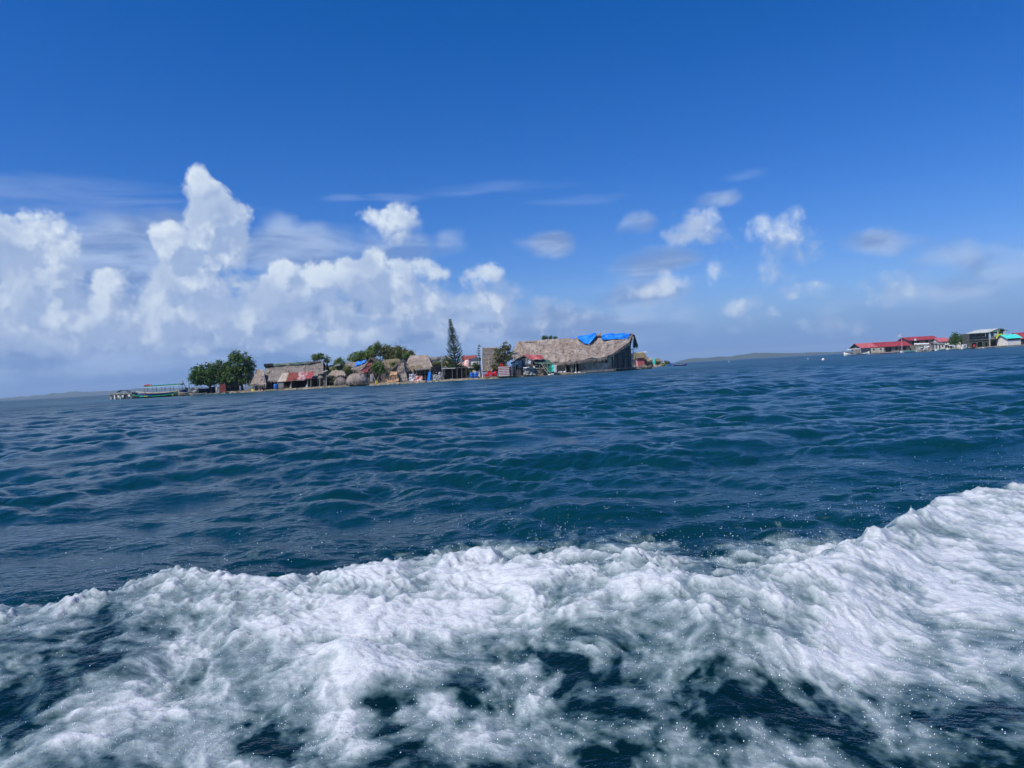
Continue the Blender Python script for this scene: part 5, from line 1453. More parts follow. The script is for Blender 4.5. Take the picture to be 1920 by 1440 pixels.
# the tall araucaria pine
Yp = 188.0
base = Vector((X_(858, 712, Yp), Yp, GZ)); top = P(843.5, 597.5, Yp); H = top.z - base.z
t_ = thing('island_pine', 'tall narrow pine with upswept branches rising above the huts', 'tree', base)
tx = top.x
def trunk_at(z):
    q = (z - base.z) / H; return Vector((base.x + (tx - base.x) * (q ** 1.15), Yp, z))
tb = MB(); prev = base - Vector((0, 0, .3))
for i in range(1, 11):
    z = base.z + H * i / 10; q = trunk_at(z); tb.tube(prev, q, .22 * (1 - (i - 1) / 10) + .03, .22 * (1 - i / 10) + .03, 7); prev = q
part(tb, 'trunk', M['bark'], t_)
g = random.Random(3); whorls = 21
for w_ in range(whorls):
    q = (w_ + .5) / whorls; z = base.z + H * (0.10 + .89 * q); c = trunk_at(z); mb = MB()
    R_ = (2.45 * (1 - q) ** .85 + .14) * g.uniform(.9, 1.1) * (0.75 if q < .08 else 1)
    nb = 6 if q < .8 else 4
    for i in range(nb):
        a_ = 2 * pi * i / nb + w_ * .8 + g.uniform(-.15, .15); d_ = Vector((cos(a_), sin(a_), 0)); L = R_ * g.uniform(.85, 1.1); prev = c
        for s_ in range(1, 7):
            u_ = s_ / 6; p = c + d_ * (L * u_) + Vector((0, 0, L * (.10 * u_ + .55 * u_ * u_)))
            mb.tube(prev, p, .13 * (1.1 - .4 * u_), .12 * (1.1 - .45 * u_), 4)
            for k in range(8):
                r_ = Vector((g.uniform(-1, 1), g.uniform(-1, 1), g.uniform(-.2, 1))).normalized(); bs = prev.lerp(p, g.random()); e = (p - prev).normalized()
                tip = bs + r_ * .26 + e * .12; sd = e.cross(r_).normalized() * .07
                mb.tri(bs - sd, bs + sd, tip)
            prev = p
    o = part(mb, 'branch_whorl', M['needles'], t_)
# a second little one
base2 = Vector((X_(902, 700, 191), 191, GZ)); tp = P(897, 648, 191)
t_ = thing('young_pine', 'small dark pine branch top beside the tall white post', 'tree', base2)
part(MB().tube(base2, tp, .12, .04), 'trunk', M['bark'], t_)
for w_ in range(6):
    q = .52 + w_ * .075; c = base2.lerp(tp, q); mb = MB(); R_ = 1.7 * (1 - q) + .25
    for i in range(5):
        a_ = 2 * pi * i / 5 + w_; d_ = Vector((cos(a_), sin(a_), 0)); prev = c
        for s_ in range(1, 5):
            u_ = s_ / 4; p = c + d_ * (R_ * u_) + Vector((0, 0, R_ * .4 * u_ * u_)); mb.tube(prev, p, .06, .04, 3)
            for k in range(6):
                r_ = Vector((g.uniform(-1, 1), g.uniform(-1, 1), g.uniform(-.2, 1))).normalized(); bs = prev.lerp(p, g.random()); e = (p - prev).normalized(); sd = e.cross(r_).normalized() * .05
                mb.tri(bs - sd, bs + sd, bs + r_ * .18)
            prev = p
    part(mb, 'branch_whorl', M['needles'], t_)
crb = MB(); crown(crb, P(898, 649, 191), (.3, .3, .35), 5, 8, .14, 4); part(crb, 'flower_head', M['leaf_red'], t_)

# black shade shelter under the pine
t_ = thing('shade_shelter', 'low shelter of black net with a pale top rail under the pine', 'shelter', (X_(852, 710, 186.5), 186.5, GZ))
xa, xb = X_(831, 708, 186.5), X_(875, 706, 186.5)
part(cloth(MB(), (xa, 187.2, .5), (xb, 187.2, .55), (xb, 187.3, 2.95), (xa, 187.3, 2.95), 18, 6, .12, 7, .04), 'net_wall', M['black_cloth'], t_)
part(cloth(MB(), (xa, 186.0, 2.92), (xb, 186.0, 2.98), (xb, 189.5, 3.1), (xa, 189.5, 3.1), 16, 6, .10, 8, .04), 'net_roof', M['black_cloth'], t_)
part(MB().box((xa - .1 + 1.6, 185.95, 3.05), (3.2, .10, .14)), 'top_rail', M['white'], t_)
part(MB().box((xb - 1.4, 185.95, 3.08), (2.8, .08, .08)), 'top_rail', M['post'], t_)
for px in (833, 848, 857, 866, 874): part(MB().tube((X_(px, 708, 186), 186, .2), (X_(px, 690, 186), 186, 3.05), .06), 'post', M['post'], t_)
# blue bins and pole
for px, r_, lb in ((885, .42, 'blue tub left of the pair beside the white post'), (892.5, .5, 'larger blue tub nearer the tall white post')):
    barrel(px, 707, 698.5, 186.3, 'blue_plastic', lb, r_ + .12, 'tub', 'tub')
single(MB().tube((X_(894, 708, 185.8), 185.8, .4), P(901, 691, 186), .09, .09), 'pole', M['blue_plastic'], (X_(894, 708, 185.8), 185.8, .4), 'blue pole slanting up from the tubs to the white post', 'pole')
# tall post with thatched wall behind
single(MB().tube((X_(905, 706, 186.4), 186.4, 0), P(902.5, 652, 186.4), .17, .15, 8), 'tall_post', M['white'], (X_(905, 706, 186.4), 186.4, 0), 'tall whitish post at the corner of the brown thatched panel', 'post')
single(MB().tube((X_(912, 700, 186.8), 186.8, .4), P(917, 668, 187.2), .07, .05).tube(P(915.5, 682, 187), P(921, 670, 187), .05, .03), 'forked_branch', M['bright_wood'], (X_(912, 700, 186.8), 186.8, .4), 'pale forked branch before the brown thatched panel', 'branch')
t_ = thing('thatched_hut', 'narrow tall hut with a flat brown thatched face behind the white post', 'hut', (X_(918, 702, 189), 189, GZ))
thatch_slope('thatch_face', t_, P(904, 697, 188.2), P(934, 697, 188.2), P(932, 652.5, 190.5), P(905, 653, 190.5), M['thatch_grey'], .3, .10, 0, (.1, .4), 6, 2, 81)
part(MB().slab(P(904, 653.5, 190.3), P(933, 652.5, 190.3), P(933, 650.8, 192), P(905, 651.5, 192), 12, 2, .2, lambda u_, v_: .12 * noise1(u_ * 8, v_)), 'ridge', M['strand'], t_)
part(MB().slab(P(934, 697, 196), P(904, 697, 196), P(905, 653, 191.5), P(932, 652.5, 191.5), 6, 4, .2), 'rear_slope', M['thatch_grey'], t_)
tree('flowering_tree', 'reddish green leafy tree before the left end of the great hut', 'tree', (X_(941, 705, 187), 187, GZ),
     [((X_(941, 672, 187), 187, Z_(941, 672, 187)), (2.1, 1.7, 1.7)), ((X_(948, 655, 187), 187, Z_(948, 652, 187)), (1.3, 1.2, 1.5)), ((X_(936, 690, 187), 187, Z_(936, 687, 187)), (2.0, 1.6, 1.6)), ((X_(952, 668, 187), 187, Z_(952, 668, 187)), (1.5, 1.3, 1.6)), ((X_(932, 660, 187), 187, Z_(932, 660, 187)), (.8, .8, .8))], M['leaf_red'], .2, .2, 23, dens=.9)
# red kayak-like heap
for i, (px, py, w_, rz_) in enumerate([(913, 704, 1.5, .2), (920, 701, 1.7, -.2), (927, 703, 1.5, .4), (917, 698, 1.2, .5), (929, 699, .9, -.4)]):
    c = P(px, py, 185.6)
    t_ = thing('fuel_can', ['red plastic canister lowest left in the heap by the white post', 'red canister in the middle of the heap', 'red canister lying right in the heap beside the striped shed', 'red canister on top of the heap at left', 'small red canister on top by the leafy tree'][i], 'canister', (c.x, 185.6 + i * .15, c.z - .3))
    part(MB().box((c.x, 185.6 + i * .15, c.z), (w_ * .8, .7, .55), rz_, .86), 'body', M['red_plastic'], t_)
    part(MB().tube((c.x - .2, 185.6 + i * .15, c.z + .27), (c.x - .2, 185.6 + i * .15, c.z + .38), .12, .1, 8), 'cap', M['red_plastic'], t_)
    part(MB().box((c.x + .12, 185.6 + i * .15, c.z + .33), (.4, .1, .07), rz_), 'handle', M['red_plastic'], t_)

# striped plank shed
t_ = thing('plank_shed', 'little shed of red and white striped planks on stilts over the water', 'shed', (X_(945, 707, 184.6), 184.6, .3))
xa, xb = X_(935, 703, 184.6), X_(955.5, 703, 184.6)
zlo, zhi = Z_(945, 705, 184.6), Z_(945, 686, 184.6); n = 12
for i in range(n):
    z = zlo + (zhi - zlo) * (i + .5) / n
    part(MB().box(((xa + xb) / 2 + RND.uniform(-.08, .08), 184.6, z), (xb - xa, .08, (zhi - zlo) / n * .86)), 'plank', M['tin_pink' if i % 2 else 'white'], t_)
for i in range(9):
    z = zlo + .3 + (zhi - zlo) * (i + .5) / 10.5
    A_ = Vector((xb + .15, 184.75, z)); B_ = Vector((X_(964.5, 703, 186), 186.2, z + .05))
    part(MB().prism([A_, B_, B_ + Vector((0, 0, .12)), A_ + Vector((0, 0, .12))], (0, .06, 0)), 'side_plank', M['white_cloth' if i % 2 else 'grey_cloth'], t_)
part(MB().box(((xa + xb) / 2 + .5, 185.8, (zlo + zhi) / 2 - .1), (xb - xa + .6, 1.9, zhi - zlo - .4)), 'inner_wall', M['dark_wood'], t_)
for px in (936, 943, 950, 958): part(MB().tube((X_(px, 707, 184.8), 184.8, -.5), (X_(px, 700, 184.8), 184.8, zlo + .1), .09), 'stilt', M['post'], t_)
part(MB().box(((xa + xb) / 2 + .4, 185.7, zlo - .08), (xb - xa + 1.2, 2.3, .12)), 'floor', M['dark_wood'], t_)
part(MB().box(((xa + xb) / 2 - .5, 184.9, zhi + .28), (.7, .6, .5), .2, .8), 'red_bundle', M['red_plastic'], t_)

# solar lamp
t_ = thing('solar_lamp', 'solar panel on a pole above the cluttered grey gabled hut', 'lamp', (X_(966, 690, 186.5), 186.5, GZ))
part(MB().tube((X_(966.5, 700, 186.5), 186.5, .4), P(965, 664, 186.5), .08), 'pole', M['post'], t_)
pn = part(MB().slab(P(959, 665, 186), P(971, 664.2, 186), P(970.5, 661.3, 187.3), P(960, 662, 187.3), 4, 2, .07), 'panel', M['navy'], t_)
part(MB().box((P(965, 665.5, 186)).to_tuple(), (1.65, .08, .10)), 'panel_frame', M['white'], pn)

# ------------------------------------------------------------------ cluttered gabled hut with red iron and green tarp
t_, ap, L_, R_ = gable_hut((982, 665.5), (958, 681), (1002, 679), 700, 188.4, 5.5, 'cluttered grey gabled hut with red iron sheet and green tarp roof', 'dark_wood', 'thatch_grey', 91, tuft=3)
for k in range(3):
    u0, u1 = 983.5 + k * 11, 983.5 + (k + 1) * 11
    corrugated('iron_sheet', t_, P(995 + k * 8.5, 674.3 - k * .6, 187.7 + k * .1), P(1003.5 + k * 8.5, 673.7 - k * .6, 187.7 + k * .1), P(u1 - 2, 665 + k * .3, 189.8), P(u0 - 2, 665 + k * .3, 189.8), M['tin_red' if k != 1 else 'tin_pink'], 4, .05)
part(cloth(MB(), P(1004, 682, 186.9), P(1043, 684, 187.5), P(1025, 673.5, 189.5), P(999, 675, 189.3), 16, 8, .12, 5, .05), 'green_tarpaulin', M['tarp_green'], t_)
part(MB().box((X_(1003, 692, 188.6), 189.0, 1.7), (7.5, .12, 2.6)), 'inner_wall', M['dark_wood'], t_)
for px, pt in ((998, 678), (1012, 680), (1026, 681), (1040, 683)): part(MB().tube((X_(px, 700, 187.2), 187.2, .3), P(px, pt, 187.2), .06), 'post', M['bright_wood'], t_)
part(MB().tube(P(1014, 680, 186.8), (X_(1027, 702, 186.4), 186.4, .4), .08).tube(P(1018, 681, 186.8), (X_(1032, 702, 186.5), 186.5, .4), .06), 'leaning_pole', M['bright_wood'], t_)
for py in (685, 690, 695): part(MB().box((X_(1012, py, 187.4), 187.3, Z_(1012, py, 187.4)), (3.2, .08, .10)), 'rail', M['bright_wood'], t_)
wash = [(960, 968, 680, 687, 'white_cloth', 'white shirt first on the washing line'), (966, 972, 676, 684, 'white_cloth', 'white towel by the lamp pole'), (971, 978, 675, 690, 'grey_cloth', 'long grey blanket hung in the gable'), (977, 984, 672, 690, 'navy', 'dark blue cloth under the gable peak'), (982, 989, 672, 682, 'grey_cloth', 'grey shirt at the gable peak'), (984, 995, 674, 684, 'white_cloth', 'large white sheet slanting below the red iron'), (968, 976, 686, 692, 'navy', 'dark cloth bundle at waist height')]
for i, (p0, p1, q0, q1, mt, lb) in enumerate(wash):
    dy_ = .15 * i
    single(cloth(MB(), P(p0, q1, 187.2 + dy_), P(p1, q1 - 1.2, 187.2 + dy_), P(p1 + (2 if i == 5 else 0), q0, 187.3 + dy_), P(p0 + (2 if i == 5 else 0), q0 + .8, 187.3 + dy_), 7, 7, .12, 30 + i, .04), 'washing', M[mt], P(p0, q1, 187.2 + dy_), lb, 'laundry', 'washing hung on the grey gabled hut')
drape('tarpaulin_bundle', 981, 1003, 689, 703, 186.0, 'grey_cloth', 'big pale canvas bundle sagging on the shore below the washing', 'bundle', 41, .35, .6)
single(cloth(MB(), P(982, 690, 185.8), P(1003, 689, 185.8), P(1003, 687.4, 186.6), P(982, 688.5, 186.6), 10, 4, .12, 3, .06), 'tarpaulin', M['white_cloth'], P(982, 690, 185.8), 'white cloth laid along the top of the canvas bundle', 'cloth')
drape('cloth', 992, 1000, 687, 692, 185.5, 'navy', 'small grey blue cloth draped on the canvas bundle', 'cloth', 45, .1, .05)
stakes(966, 978, 705, (1.2, 1.9), 185.4, 'rickety stakes between the striped shed and the canvas bundle', 8, 12, mat='post')
t_ = thing('wood_pile', 'stack of rough firewood under the green tarp', 'wood pile', (X_(1010, 702, 186.6), 186.6, GZ))
for i in range(16):
    px = 1004 + (i % 4) * 4.6; py = 701 - (i // 4) * 3.1; c = P(px, py, 186.6); rz_ = RND.uniform(-.5, .5)
    part(MB().tube((c.x - .45, 186.5, c.z - .1 * rz_), (c.x + .45, 186.7 + .2 * rz_, c.z + .25 * rz_), .11, .09, 6), 'log', M['hull_brown' if i % 3 else 'bright_wood'], t_)
drape('net', 1025, 1036, 685, 698, 187.0, 'net_green', 'dark green net hung at the right of the cluttered hut', 'net', 51, .1, .05)
drape('cloth', 1034.5, 1039, 684, 697, 186.9, 'turq', 'narrow pale green cloth beside the dark green net', 'cloth', 52, .1, .05)
drape('cloth', 1039, 1043.5, 684, 698, 186.6, 'white_cloth', 'narrow white cloth hanging at the end of the green tarp', 'cloth', 53, .15, .05)
for i, (px, py, s_) in enumerate([(1030, 703, .9), (1036, 702, .7), (1048, 698, .5), (1053, 698, .6), (1059, 697.5, .7), (1079, 699, .7), (1086, 698.5, .6)]):
    c = P(px, py, 186.2 + i * .5); single(MB().box((c.x, c.y, c.z + .1), (s_ * .8, .6, .26), .3 * i, .6), 'stone', M['white'], (c.x, c.y, c.z), ['white slab at the foot of the leaning poles', 'white slab right of the leaning poles', 'small white stone left of the great hut wall', 'middle white stone left of the great hut wall', 'larger white stone before the left hut posts', 'white stone between the hut posts', 'white stone right of the hut posts'][i], 'stone')

# ------------------------------------------------------------------ the great hut
Yh = 193.0
t_ = thing('great_hut', 'very long thatched hall with blue tarps on its ridge', 'hall', (X_(1090, 695, Yh), Yh, GZ))
eL, eM, eR = P(1003, 684, Yh - 1), P(1080, 676, Yh - 1), P(1138, 669.5, Yh + 1.4)
eE, rR, rL = P(1180, 643, Yh + 6.2), P(1187, 625.5, Yh + 9), P(972, 640.5, Yh + 6)
rM = P(1080, 634, Yh + 7.5); rN = P(1130, 630, Yh + 8.2)
thatch_slope('roof_slope', t_, eL, eM, rM, rL, M['thatch'], .5, .28, .30, (.35, .95), 30, 1.6, 101, 2.8)
thatch_slope('roof_slope', t_, eM, eR, rN, rM, M['thatch'], .5, .28, .20, (.35, .95), 30, 1.6, 102, 2.8)
thatch_slope('roof_slope', t_, eR, eE, rR, rN, M['thatch'], .5, .28, .10, (.35, .85), 26, 1.6, 103, 2.8)
thatch_slope('roof_end', t_, P(957, 668, Yh + 6), P(1004, 684, Yh - 1), P(975, 641, Yh + 6), P(971, 641, Yh + 6.4), M['thatch'], .4, .22, 0, (.3, .9), 8, 5, 104)
bL, bR = Vector((rL.x, Yh + 17, eL.z)), Vector((rR.x - .5, Yh + 19, eL.z))
part(MB().slab(bR, bL, rL, rR, 14, 5, .4), 'rear_slope', M['thatch'], t_)
# overhang flap at the right gable
part(MB().slab(P(1190, 652, Yh + 10), P(1196.5, 648, Yh + 13), P(1190, 628, Yh + 10.5), P(1187, 627, Yh + 9), 5, 6, .35, lambda u_, v_: .1 * noise1(u_ * 5, v_ * 6)), 'gable_flap', M['hull_dark'], t_)
fr = MB(); strands(fr, P(1189, 652, Yh + 10), P(1197, 647, Yh + 13), 26, .4, .9, seed=9); part(fr, 'flap_ends', M['thatch_grey'], t_)['kind'] = 'stuff'
# walls
za = lambda px, Y: Z_(px, 700, Y)
w1 = (X_(1040, 695, Yh + .6), Yh + .6); w2 = (X_(1147, 690, Yh + 3), Yh + 3.0)
wf = part(wall_holes(w1, w2, GZ, 3.9, .15, [(.20, .26, 0, .7), (.34, .42, .05, .85), (.775, .86, .55, .85), (.88, .93, .55, .85)]), 'front_wall', M['plaster'], t_)
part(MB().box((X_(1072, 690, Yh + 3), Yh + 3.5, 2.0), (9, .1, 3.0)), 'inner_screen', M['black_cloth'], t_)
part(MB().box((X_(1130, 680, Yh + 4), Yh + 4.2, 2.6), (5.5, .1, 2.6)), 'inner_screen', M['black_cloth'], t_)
# framed window
e = Vector((w2[0] - w1[0], w2[1] - w1[1], 0)); 
for (u0, u1) in ((.775, .86),):
    A_, B_ = Vector((*w1, 0)) + e * u0, Vector((*w1, 0)) + e * u1; zl, zh = GZ + 3.45 * .55, GZ + 3.45 * .85; wd = MB()
    y_ = A_.y - .12
    wd.box(((A_.x + B_.x) / 2, y_, zh + .05), (B_.x - A_.x + .25, .08, .12)).box(((A_.x + B_.x) / 2, y_, zl - .05), (B_.x - A_.x + .25, .08, .12))
    for x in (A_.x - .06, (A_.x + B_.x) / 2, B_.x + .06): wd.box((x, y_ + .02, (zl + zh) / 2), (.10, .08, zh - zl - .02))
    wn = part(wd, 'window', M['white'], t_)
    part(MB().box(((A_.x + B_.x) / 2, y_ + .45, (zl + zh) / 2), (B_.x - A_.x + .2, .04, zh - zl + .2)), 'pane', M['glass'], wn)
# vertical boards at the right corner and the gable
x0, y0 = w2; x1, y1 = X_(1186, 690, Yh + 8), Yh + 9.0
n = 15
for i in range(n):
    u_ = (i + .5) / n; x, y = x0 + (x1 - x0) * u_, y0 + (y1 - y0) * u_
    zt_ = float(np.interp(u_, [0, .35, .75, 1], [4.2, 6.2, 7.6, 8.0])) - .3
    zb_ = .75 + RND.uniform(-.08, .05)
    part(MB().box((x, y, (zb_ + zt_) / 2), (sqrt((x1 - x0) ** 2 + (y1 - y0) ** 2) / n * .93, .08, zt_ - zb_), atan2(y1 - y0, x1 - x0)), 'board', M['dark_wood' if i % 4 else 'cane'], t_)
_q = lambda u_, z: Vector((x0 + (x1 - x0) * u_, y0 + (y1 - y0) * u_ + .3, z))
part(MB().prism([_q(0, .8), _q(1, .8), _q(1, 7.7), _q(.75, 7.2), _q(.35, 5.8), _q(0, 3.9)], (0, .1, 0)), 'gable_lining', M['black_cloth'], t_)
part(MB().tube(P(1148, 664, Yh + 2.6), P(1186, 655, Yh + 8.4), .09).tube(P(1172, 666, Yh + 6.6), P(1192, 661, Yh + 8.4), .07), 'gable_beam', M['post'], t_)
for px, pt, dy_ in ((1150, 664, 2.7), (1163, 664, 4.8), (1173, 660, 6.4)): part(MB().tube((X_(px, 695, Yh + dy_), Yh + dy_, -.3), P(px, pt, Yh + dy_), .10), 'corner_post', M['post'], t_)
for px, pt in ((1061, 678), (1072.5, 677), (1080, 677)): part(MB().tube((X_(px, 698, Yh - .6), Yh - .6, .2), P(px - .6, pt, Yh - .6), .11), 'eave_post', M['bright_wood'], t_)
part(MB().tube((X_(1187.5, 696, Yh + 8), Yh + 8.2, -.6), P(1187, 631, Yh + 8.2), .13, .10, 8), 'tall_gable_post', M['white_cloth'], t_)
# raised deck at the right
part(MB().prism([Vector((x0 + 1.0, y0 - .9, .62)), Vector((x1 + 1.2, y1 - 1.5, .62)), Vector((x1 + 1.2, y1 + 2, .62)), Vector((x0 + .6, y0 + 1.2, .62))], (0, 0, .14)), 'deck', M['post'], t_)
for i in range(7):
    u_ = i / 6; part(MB().tube((x0 + (x1 - x0) * u_ + .8, y0 + (y1 - y0) * u_ - .9, -.6), (x0 + (x1 - x0) * u_ + .8, y0 + (y1 - y0) * u_ - .9, .66), .10), 'stilt', M['post'], t_)
# plinth
part(MB().box((X_(1120, 694, Yh), Yh + 1.4, .40), (8.6, 2.0, .55), .16), 'plinth', M['concrete'], t_)
# tarps on the ridge
def roof_tarp(A_, B_, C_, D_, label, seed, droop=0.0, amp=.22, nu=22):
    return single(cloth(MB(), A_, B_, C_, D_, nu, 10, amp, seed, .06, 3.2, droop), 'tarpaulin', M['tarp_blue'], A_, label, 'tarpaulin')
roof_tarp(P(1127, 637, Yh + 6.2), P(1176, 635, Yh + 7.4), P(1184, 624.5, Yh + 8.9), P(1129, 626.0, Yh + 8.4), 'long bright blue tarp over the right end of the great hut ridge', 5)
mb = MB(); A_, B_, C_, D_ = P(1083, 636, Yh + 6.2), P(1117, 634, Yh + 6.6), P(1118, 626.5, Yh + 8), P(1082, 632.5, Yh + 7.4)
mb.slab(A_, B_, C_, D_, 18, 9, .06, lambda u_, v_: (.3 + .18 * noise1(u_ * 4, v_ * 3, 1, 8), (0, -1.1 * sin(pi * u_) ** 1.1 * (1 - v_), -1.65 * sin(pi * min(1, u_ * 1.05)) * (1 - v_))))
single(mb, 'tarpaulin', M['tarp_blue'], A_, 'blue tarp sagging in a scoop down the great hut roof', 'tarpaulin')
roof_tarp(P(1067, 636.5, Yh + 7), P(1080, 635.5, Yh + 7), P(1078, 632, Yh + 7.8), P(1069, 632.5, Yh + 7.7), 'small blue tarp scrap left of the sagging tarp on the ridge', 15, 0, .12, 8)
single(MB().slab(P(1117, 632, Yh + 7.5), P(1128, 632, Yh + 7.5), P(1127, 627, Yh + 8.6), P(1119, 628, Yh + 8.6), 8, 4, .3, lambda u_, v_: .35 + .2 * noise1(u_ * 6, v_ * 4)), 'thatch_bundle', M['thatch'], P(1117, 632, Yh + 7.5), 'tuft of loose thatch between the two big blue tarps', 'thatch')
# greenery growing over the ridge
for i, (px, py, s_, lb) in enumerate([(1023, 632.5, .65, 'dark green treetop showing above the great hut ridge at left'), (1033.5, 631.5, .35, 'small treetop second along the great hut ridge'), (1042, 632.5, .28, 'tiny treetop third along the great hut ridge')]):
    c = P(px, py, Yh + 16); tree('treetop', lb, 'tree', (c.x, Yh + 20, GZ), [((c.x, Yh + 20, c.z), (s_ * 1.2, s_, s_))], M['leaf_dark'], .2, .1, 60 + i, dens=1.6)

# ================================================================== beyond the great hut
simple_hut(1191, 1213, 684, 672, 661, 232, 6, 'thatched hut with a white ridge right of the great hut', 'cane', 'thatch_old', holes=(), over=.5, hip=.04, seed=111, fringe=(.2, .5))
single(MB().slab(P(1188, 663, 234.6), P(1212, 660.5, 234.6), P(1212, 659, 235.8), P(1188, 661.3, 235.8), 6, 2, .15), 'ridge_sheet', M['white'], P(1188, 662, 235), 'white sheet along the ridge of the hut beyond the great hut', 'sheet')
t_ = thing('red_wall_shed', 'little shed with faded red walls beside the canoes', 'shed', (X_(1200, 685, 228), 228, GZ))
n = 6; xa, xb = X_(1193, 680, 228), X_(1208, 680, 228)
for i in range(n):
    w_ = (xb - xa) / n; part(MB().box((xa + w_ * (i + .5), 228 + .03 * (i % 2), 2.0), (w_ * .95, .08, 2.7)), 'wall_board', M['tin_pink' if i > 0 else 'pink_cloth'], t_)
part(MB().box(((xa + xb) / 2, 229.2, 2.0), (xb - xa - .1, 2.0, 2.6)), 'body', M['tin_pink'], t_)
part(MB().slab((xa - .3, 227.6, 3.3), (xb + .3, 227.6, 3.4), (xb + .3, 230.6, 3.8), (xa - .3, 230.6, 3.7), 6, 2, .1), 'roof', M['thatch_old'], t_)
t_ = thing('raised_porch', 'dark raised porch with a white panel at the great hut corner', 'porch', (X_(1180, 692, 206), 206, .3))
part(MB().box((X_(1182, 669, 205), 205, Z_(1182, 668, 205)), (1.2, .1, 1.2)), 'white_panel', M['white'], t_)
part(MB().box((X_(1183, 677, 205), 205, Z_(1183, 677, 205)), (2.2, .12, .22)), 'rail', M['white'], t_)
for px in (1176, 1182, 1191): part(MB().tube((X_(px, 694, 205), 205, -.5), P(px, 667, 205), .08), 'post', M['post'], t_)
part(MB().box((X_(1183, 690, 206), 206, .75), (2.6, 2.4, .14)), 'floor', M['post'], t_)
dugout(1188, 1209, 688, 218, 'grey dugout canoe lying before the faded red shed', 'post', w=1.2, h=.9, sheer=.6)
dugout(1208, 1222, 687, 222, 'second short grey dugout right of the red shed', 'hull_brown', w=1.1, h=.8, sheer=.5)
simple_hut(1209, 1225, 684, 676, 671.5, 246, 5, 'low brown hut beyond the red shed', 'cane', 'thatch', holes=((.1, .3, 0, .8),), over=.4, seed=113, zb=.4)
simple_hut(1226, 1240, 683, 676, 672.5, 262, 5, 'lowest straw roofed hut at the right tip of the island', 'plaster', 'thatch_old', holes=(), over=.4, seed=114, zb=.4)
drape('cloth', 1224, 1229, 672, 683, 244, 'turq', 'pale blue cloth hanging between the two low huts', 'cloth', 71, .15, .06)
drape('tarpaulin', 1238, 1247, 680.5, 685, 262, 'yellow', 'yellow tarp over a boat at the right tip', 'tarpaulin', 72, .3, .6)
barrel(1256, 685.5, 680, 280, 'blue_plastic', 'small blue drum near the right tip of the island', .35, zb=.2)
dugout(1262, 1288, 684, 300, 'dark slim canoe afloat at the very right tip of the island', 'hull_blue', w=1.3, h=.5, sheer=.9)
for i, (px, Yq, lb) in enumerate([(1232, 256, 'olive bush between the straw roofed hut and the shore'), (1250, 275, 'small bush at the right tip behind the yellow tarp')]):
    bush(px - 6, px + 5, 677 - i, 684 - i, Yq, lb, 'leaf_olive', 90 + i, .22)

# buoys
def buoy(px, Y, r_, label):
    x = gx(px, Y, 0.1); t_ = thing('buoy', label, 'buoy', (x, Y, 0)); mb = MB(); nu, nv = 14, 8
    for j in range(nv + 1):
        for i in range(nu):
            a_, b_ = 2 * pi * i / nu, pi * j / nv
            mb.v.append((x + r_ * sin(b_) * cos(a_) + .001, Y + r_ * sin(b_) * sin(a_), r_ * .55 - r_ * cos(b_)))
    for j in range(nv):
        for i in range(nu): mb.f.append((j * nu + i, j * nu + (i + 1) % nu, (j + 1) * nu + (i + 1) % nu, (j + 1) * nu + i))
    part(mb, 'float', M['white'], t_, True)
    part(MB().tube((x, Y, r_ * 1.5), (x, Y, r_ * 1.9), r_ * .16, r_ * .16, 8), 'mooring_eye', M['post'], t_)
buoy(1543.5, 170, .33, 'round white buoy floating alone between the two islands')
buoy(1515, 260, .20, 'tiny distant white buoy left of the larger one')
buoy(1367, 420, .36, 'faint white speck of a buoy below the distant hills')

# ================================================================== the second island
def stripe_boat(px0, px1, py, Y, label, w=1.8, h=.7, sheer=.6, mat='white', strake='hull_dark', canopy=None, cabin=None, name='boat', z=0.0, rz=0, cat='boat'):
    a, b = P(px0, py, Y), P(px1, py, Y); t_ = thing(name, label, cat, (a.x, Y, z))
    A_, B_ = (a.x, Y, 0), (b.x, Y + rz, 0)
    part(hull(MB(), A_, B_, w, h, sheer, n=14), 'hull', M[mat], t_, True)
    part(rail(MB(), A_, B_, w, h, sheer, .12, n=14), 'gunwale', M[strake], t_)
    for u_ in (.3, .5, .7): part(MB().box((a.x + (b.x - a.x) * u_, Y, h - .1), (.3, w * .85, .06)), 'thwart', M['bright_wood'], t_)
    if canopy:
        x0_, x1_, z_ = X_(canopy[0], py, Y), X_(canopy[1], py, Y), canopy[2]
        part(MB().slab((x0_, Y - 1, z_), (x1_, Y - 1, z_), (x1_, Y + 1, z_), (x0_, Y + 1, z_), 10, 4, .12, lambda u_, v_: .2 * sin(pi * v_) + .15 * sin(pi * u_)), 'canopy', M[canopy[3]], t_)
        for x in (x0_ + .2, (x0_ + x1_) / 2, x1_ - .2):
            for s_ in (-.9, .9): part(MB().tube((x, Y + s_, .5), (x, Y + s_, z_), .05), 'canopy_pole', M['white'], t_)
    if cabin:
        x0_, x1_, z_ = X_(cabin[0], py, Y), X_(cabin[1], py, Y), cabin[2]
        part(MB().box(((x0_ + x1_) / 2, Y, (z_ + .4) / 2), (x1_ - x0_, w * .7, z_ - .4), 0, .85), 'cabin', M['white'], t_)
        part(MB().box(((x0_ + x1_) / 2, Y - w * .33, z_ * .66), ((x1_ - x0_) * .6, .08, z_ * .2)), 'cabin_window', M['glass'], t_)
    return t_
stripe_boat(1582, 1630, 662.5, 372, 'long white open boat with a flat white awning left of the red roofs', 2.2, .9, 1.0, canopy=(1588, 1613, 2.9, 'white'))
